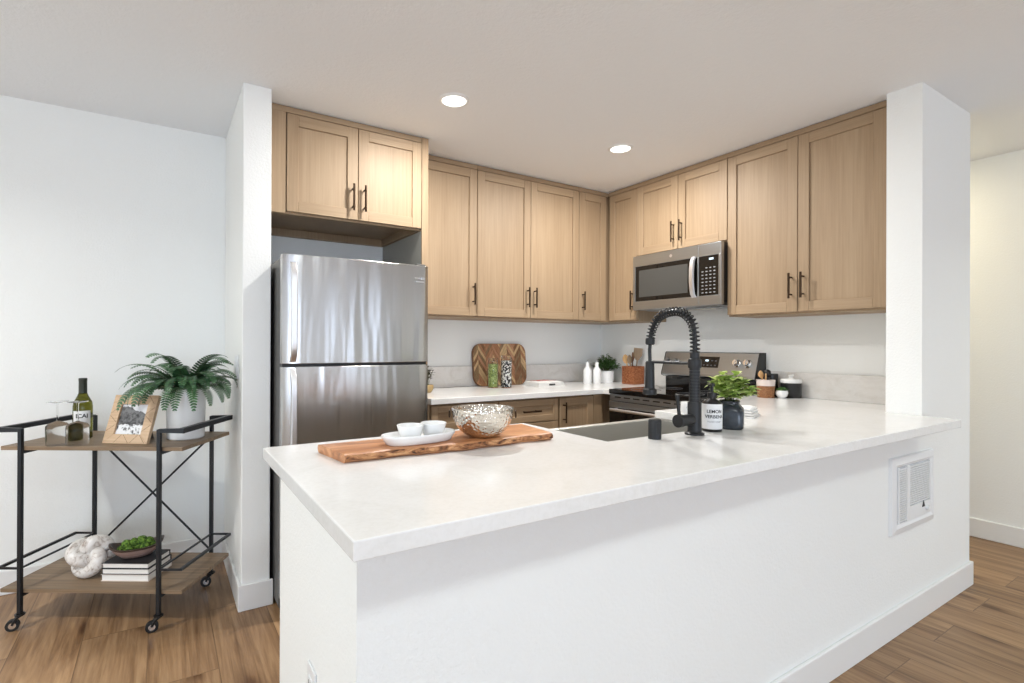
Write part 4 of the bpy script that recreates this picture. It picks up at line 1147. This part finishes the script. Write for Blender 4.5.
for k in range(26):                     # middle layer arching out over the rim
    az = CR+k/26*2*PI+rnd.uniform(-.12, .12)
    back = math.sin(az-CR) > .35
    fr.append((az, rnd.uniform(.23, .30)*(.72 if back else 1), rnd.uniform(.85, 1.2), rnd.uniform(2.0, 2.8), k, rnd.uniform(.036, .048)))
for k in range(20):                     # upright crown
    az = CR+rnd.uniform(0, 2*PI)
    fr.append((az, rnd.uniform(.26, .35)*(.8 if math.sin(az-CR) > .35 else 1), rnd.uniform(1.25, 1.5), rnd.uniform(1.9, 2.7), 40+k, rnd.uniform(.036, .046)))
for k in range(12):                     # low fronds hanging in front of the pot
    az = CR-PI*(.04+.92*k/11)+rnd.uniform(-.1, .1)
    fr.append((az, rnd.uniform(.24, .31), rnd.uniform(.55, .8), rnd.uniform(2.1, 2.5), 70+k, rnd.uniform(.04, .05)))
for a in fr: frond(*a)
frond(CR+PI+.05, .37, 1.0, 1.9, 90, .016)       # long thin frond reaching left
frond(CR+PI+.30, .30, .85, 2.1, 91, .022)
frond(CR+.22, .29, 1.15, 3.0, 92, .036)         # broad arching fronds on the right
frond(CR-.12, .28, 1.0, 3.0, 93, .036)
frond(CR-1.95, .36, .62, 2.2, 94, .052)         # fronds hanging down before the pot
frond(CR-1.75, .34, .7, 2.3, 96, .05)
frond(CR-.95, .33, .6, 2.3, 95, .036)

# knot sculpture
kp = oncart(.19, .15, Z2)
t_ = []
for i in range(140):
    a = 2*PI*i/140
    r_ = .052+.026*math.cos(3*a)
    t_.append(Vector((r_*math.cos(2*a), r_*math.sin(2*a), .036*math.sin(3*a))))
t_ = [p*.88 for p in t_]
b = B(); b.tube(t_, .0305, 18, closed=True)
b.xf(Matrix.Rotation(1.05, 4, 'X') @ Matrix.Rotation(.4, 4, 'Z'))
zmin = min(v.co.z for v in b.bm.verts)
b.xf(Matrix.Translation((0, 0, -zmin)))
o = b.done('knot_sculpture', 'knot', smooth=80)
tag(o, 'chunky marbled white knot sculpture on the lower cart shelf', 'sculpture', loc=kp, rz=CTH+.5)
# books
BI, BJ = .285, .085
def book(label, k, w, d, th, cover, z, dx=0, rz=0):
    p = oncart(BI+dx, BJ, z)
    t = thing('book', label, 'book', p, CTH+rz, group='books stacked on the lower cart shelf')
    b = B(); b.box(.004, w-.004, .004, d-.004, .0025, th-.0025); b.done('pages', 'paper', t)
    b = B(); b.box(0, w, 0, d, 0, .0025).box(0, w, 0, d, th-.0025, th).box(0, w, d-.004, d, .0025, th-.0025); b.done('cover', cover, t, bevel=.0006, seg=1)
    return t
book('pale cream book at the bottom of the three stacked under the moss dish', 0, .215, .17, .030, 'creampaper', Z2+.0003)
book('white book with a dark cover edge, middle of the three under the moss dish', 1, .213, .167, .026, 'ink', Z2+.0306, .003)
book('black-covered book on top of the pile, directly under the moss dish', 2, .208, .163, .024, 'ink', Z2+.0569, .005)
ZK = Z2+.0812
# moss dish
dp = oncart(BI+.105, BJ+.085, ZK)
t = thing('moss_dish', 'angular dark wooden dish of green moss balls standing on the books', 'dish', dp, CTH+.55)
b = B(); seg = 40
def boat(sx, sy, z, lift=0):
    out = []
    for j in range(seg):
        a = 2*PI*j/seg; c, s_ = math.cos(a), math.sin(a)
        out.append((sx*math.copysign(abs(c)**.85, c), sy*math.copysign(abs(s_)**.7, s_), z+lift*abs(c)**3))
    return [(x*.84, y*.92, z) for x, y, z in out]
b.rings([boat(.05, .03, 0), boat(.075, .045, .006, .004), boat(.108, .062, .026, .012), boat(.125, .07, .042, .018)], cap=False)
b.face([b.bm.verts.new(p) for p in reversed(boat(.05, .03, 0))])
b.done('outer_shell', 'mauve', t, smooth=60)
b = B(); b.rings([boat(.125, .07, .042, .018), boat(.128, .072, .050, .02), boat(.118, .063, .050, .02), boat(.1, .052, .03, .012), boat(.07, .036, .018, .004)], cap=False)
b.face([b.bm.verts.new(p) for p in boat(.07, .036, .018, .004)]); b.done('inner_rim', 'darkwood', t, smooth=60)
DM = Matrix.Translation(Vector(dp)) @ Matrix.Rotation(CTH+.55, 4, 'Z')
bm_ = B(); bmesh.ops.create_icosphere(bm_.bm, subdivisions=3, radius=.022)
from mathutils import noise as mnoise
for v in bm_.bm.verts: v.co *= 1+.09*mnoise.noise(v.co*90)
proto = bm_.done('moss_ball', 'moss', smooth=80)
rnd = random.Random(8); spots = []
for x, y, z in [(-.066, .004, .036), (-.032, -.02, .038), (-.03, .022, .038), (.004, .0, .040), (.038, -.02, .040), (.038, .022, .040), (.070, .002, .038), (-.046, .002, .060), (-.012, .0, .066), (.022, .004, .066), (.055, .002, .060)]:
    spots.append((x, y, z))
for i, (x, y, z) in enumerate(spots):
    o = proto if i == 0 else proto.copy()
    if i: COL.objects.link(o)
    o.location = DM @ Vector((x*.86, y*.9, z)); o.rotation_euler = (rnd.uniform(0, 6), rnd.uniform(0, 6), rnd.uniform(0, 6)); s_ = rnd.uniform(.82, 1.02); o.scale = (s_, s_, s_)
    tag(o, 'round green moss ball heaped in the dark wooden dish', 'moss ball', 'moss balls in the dish')
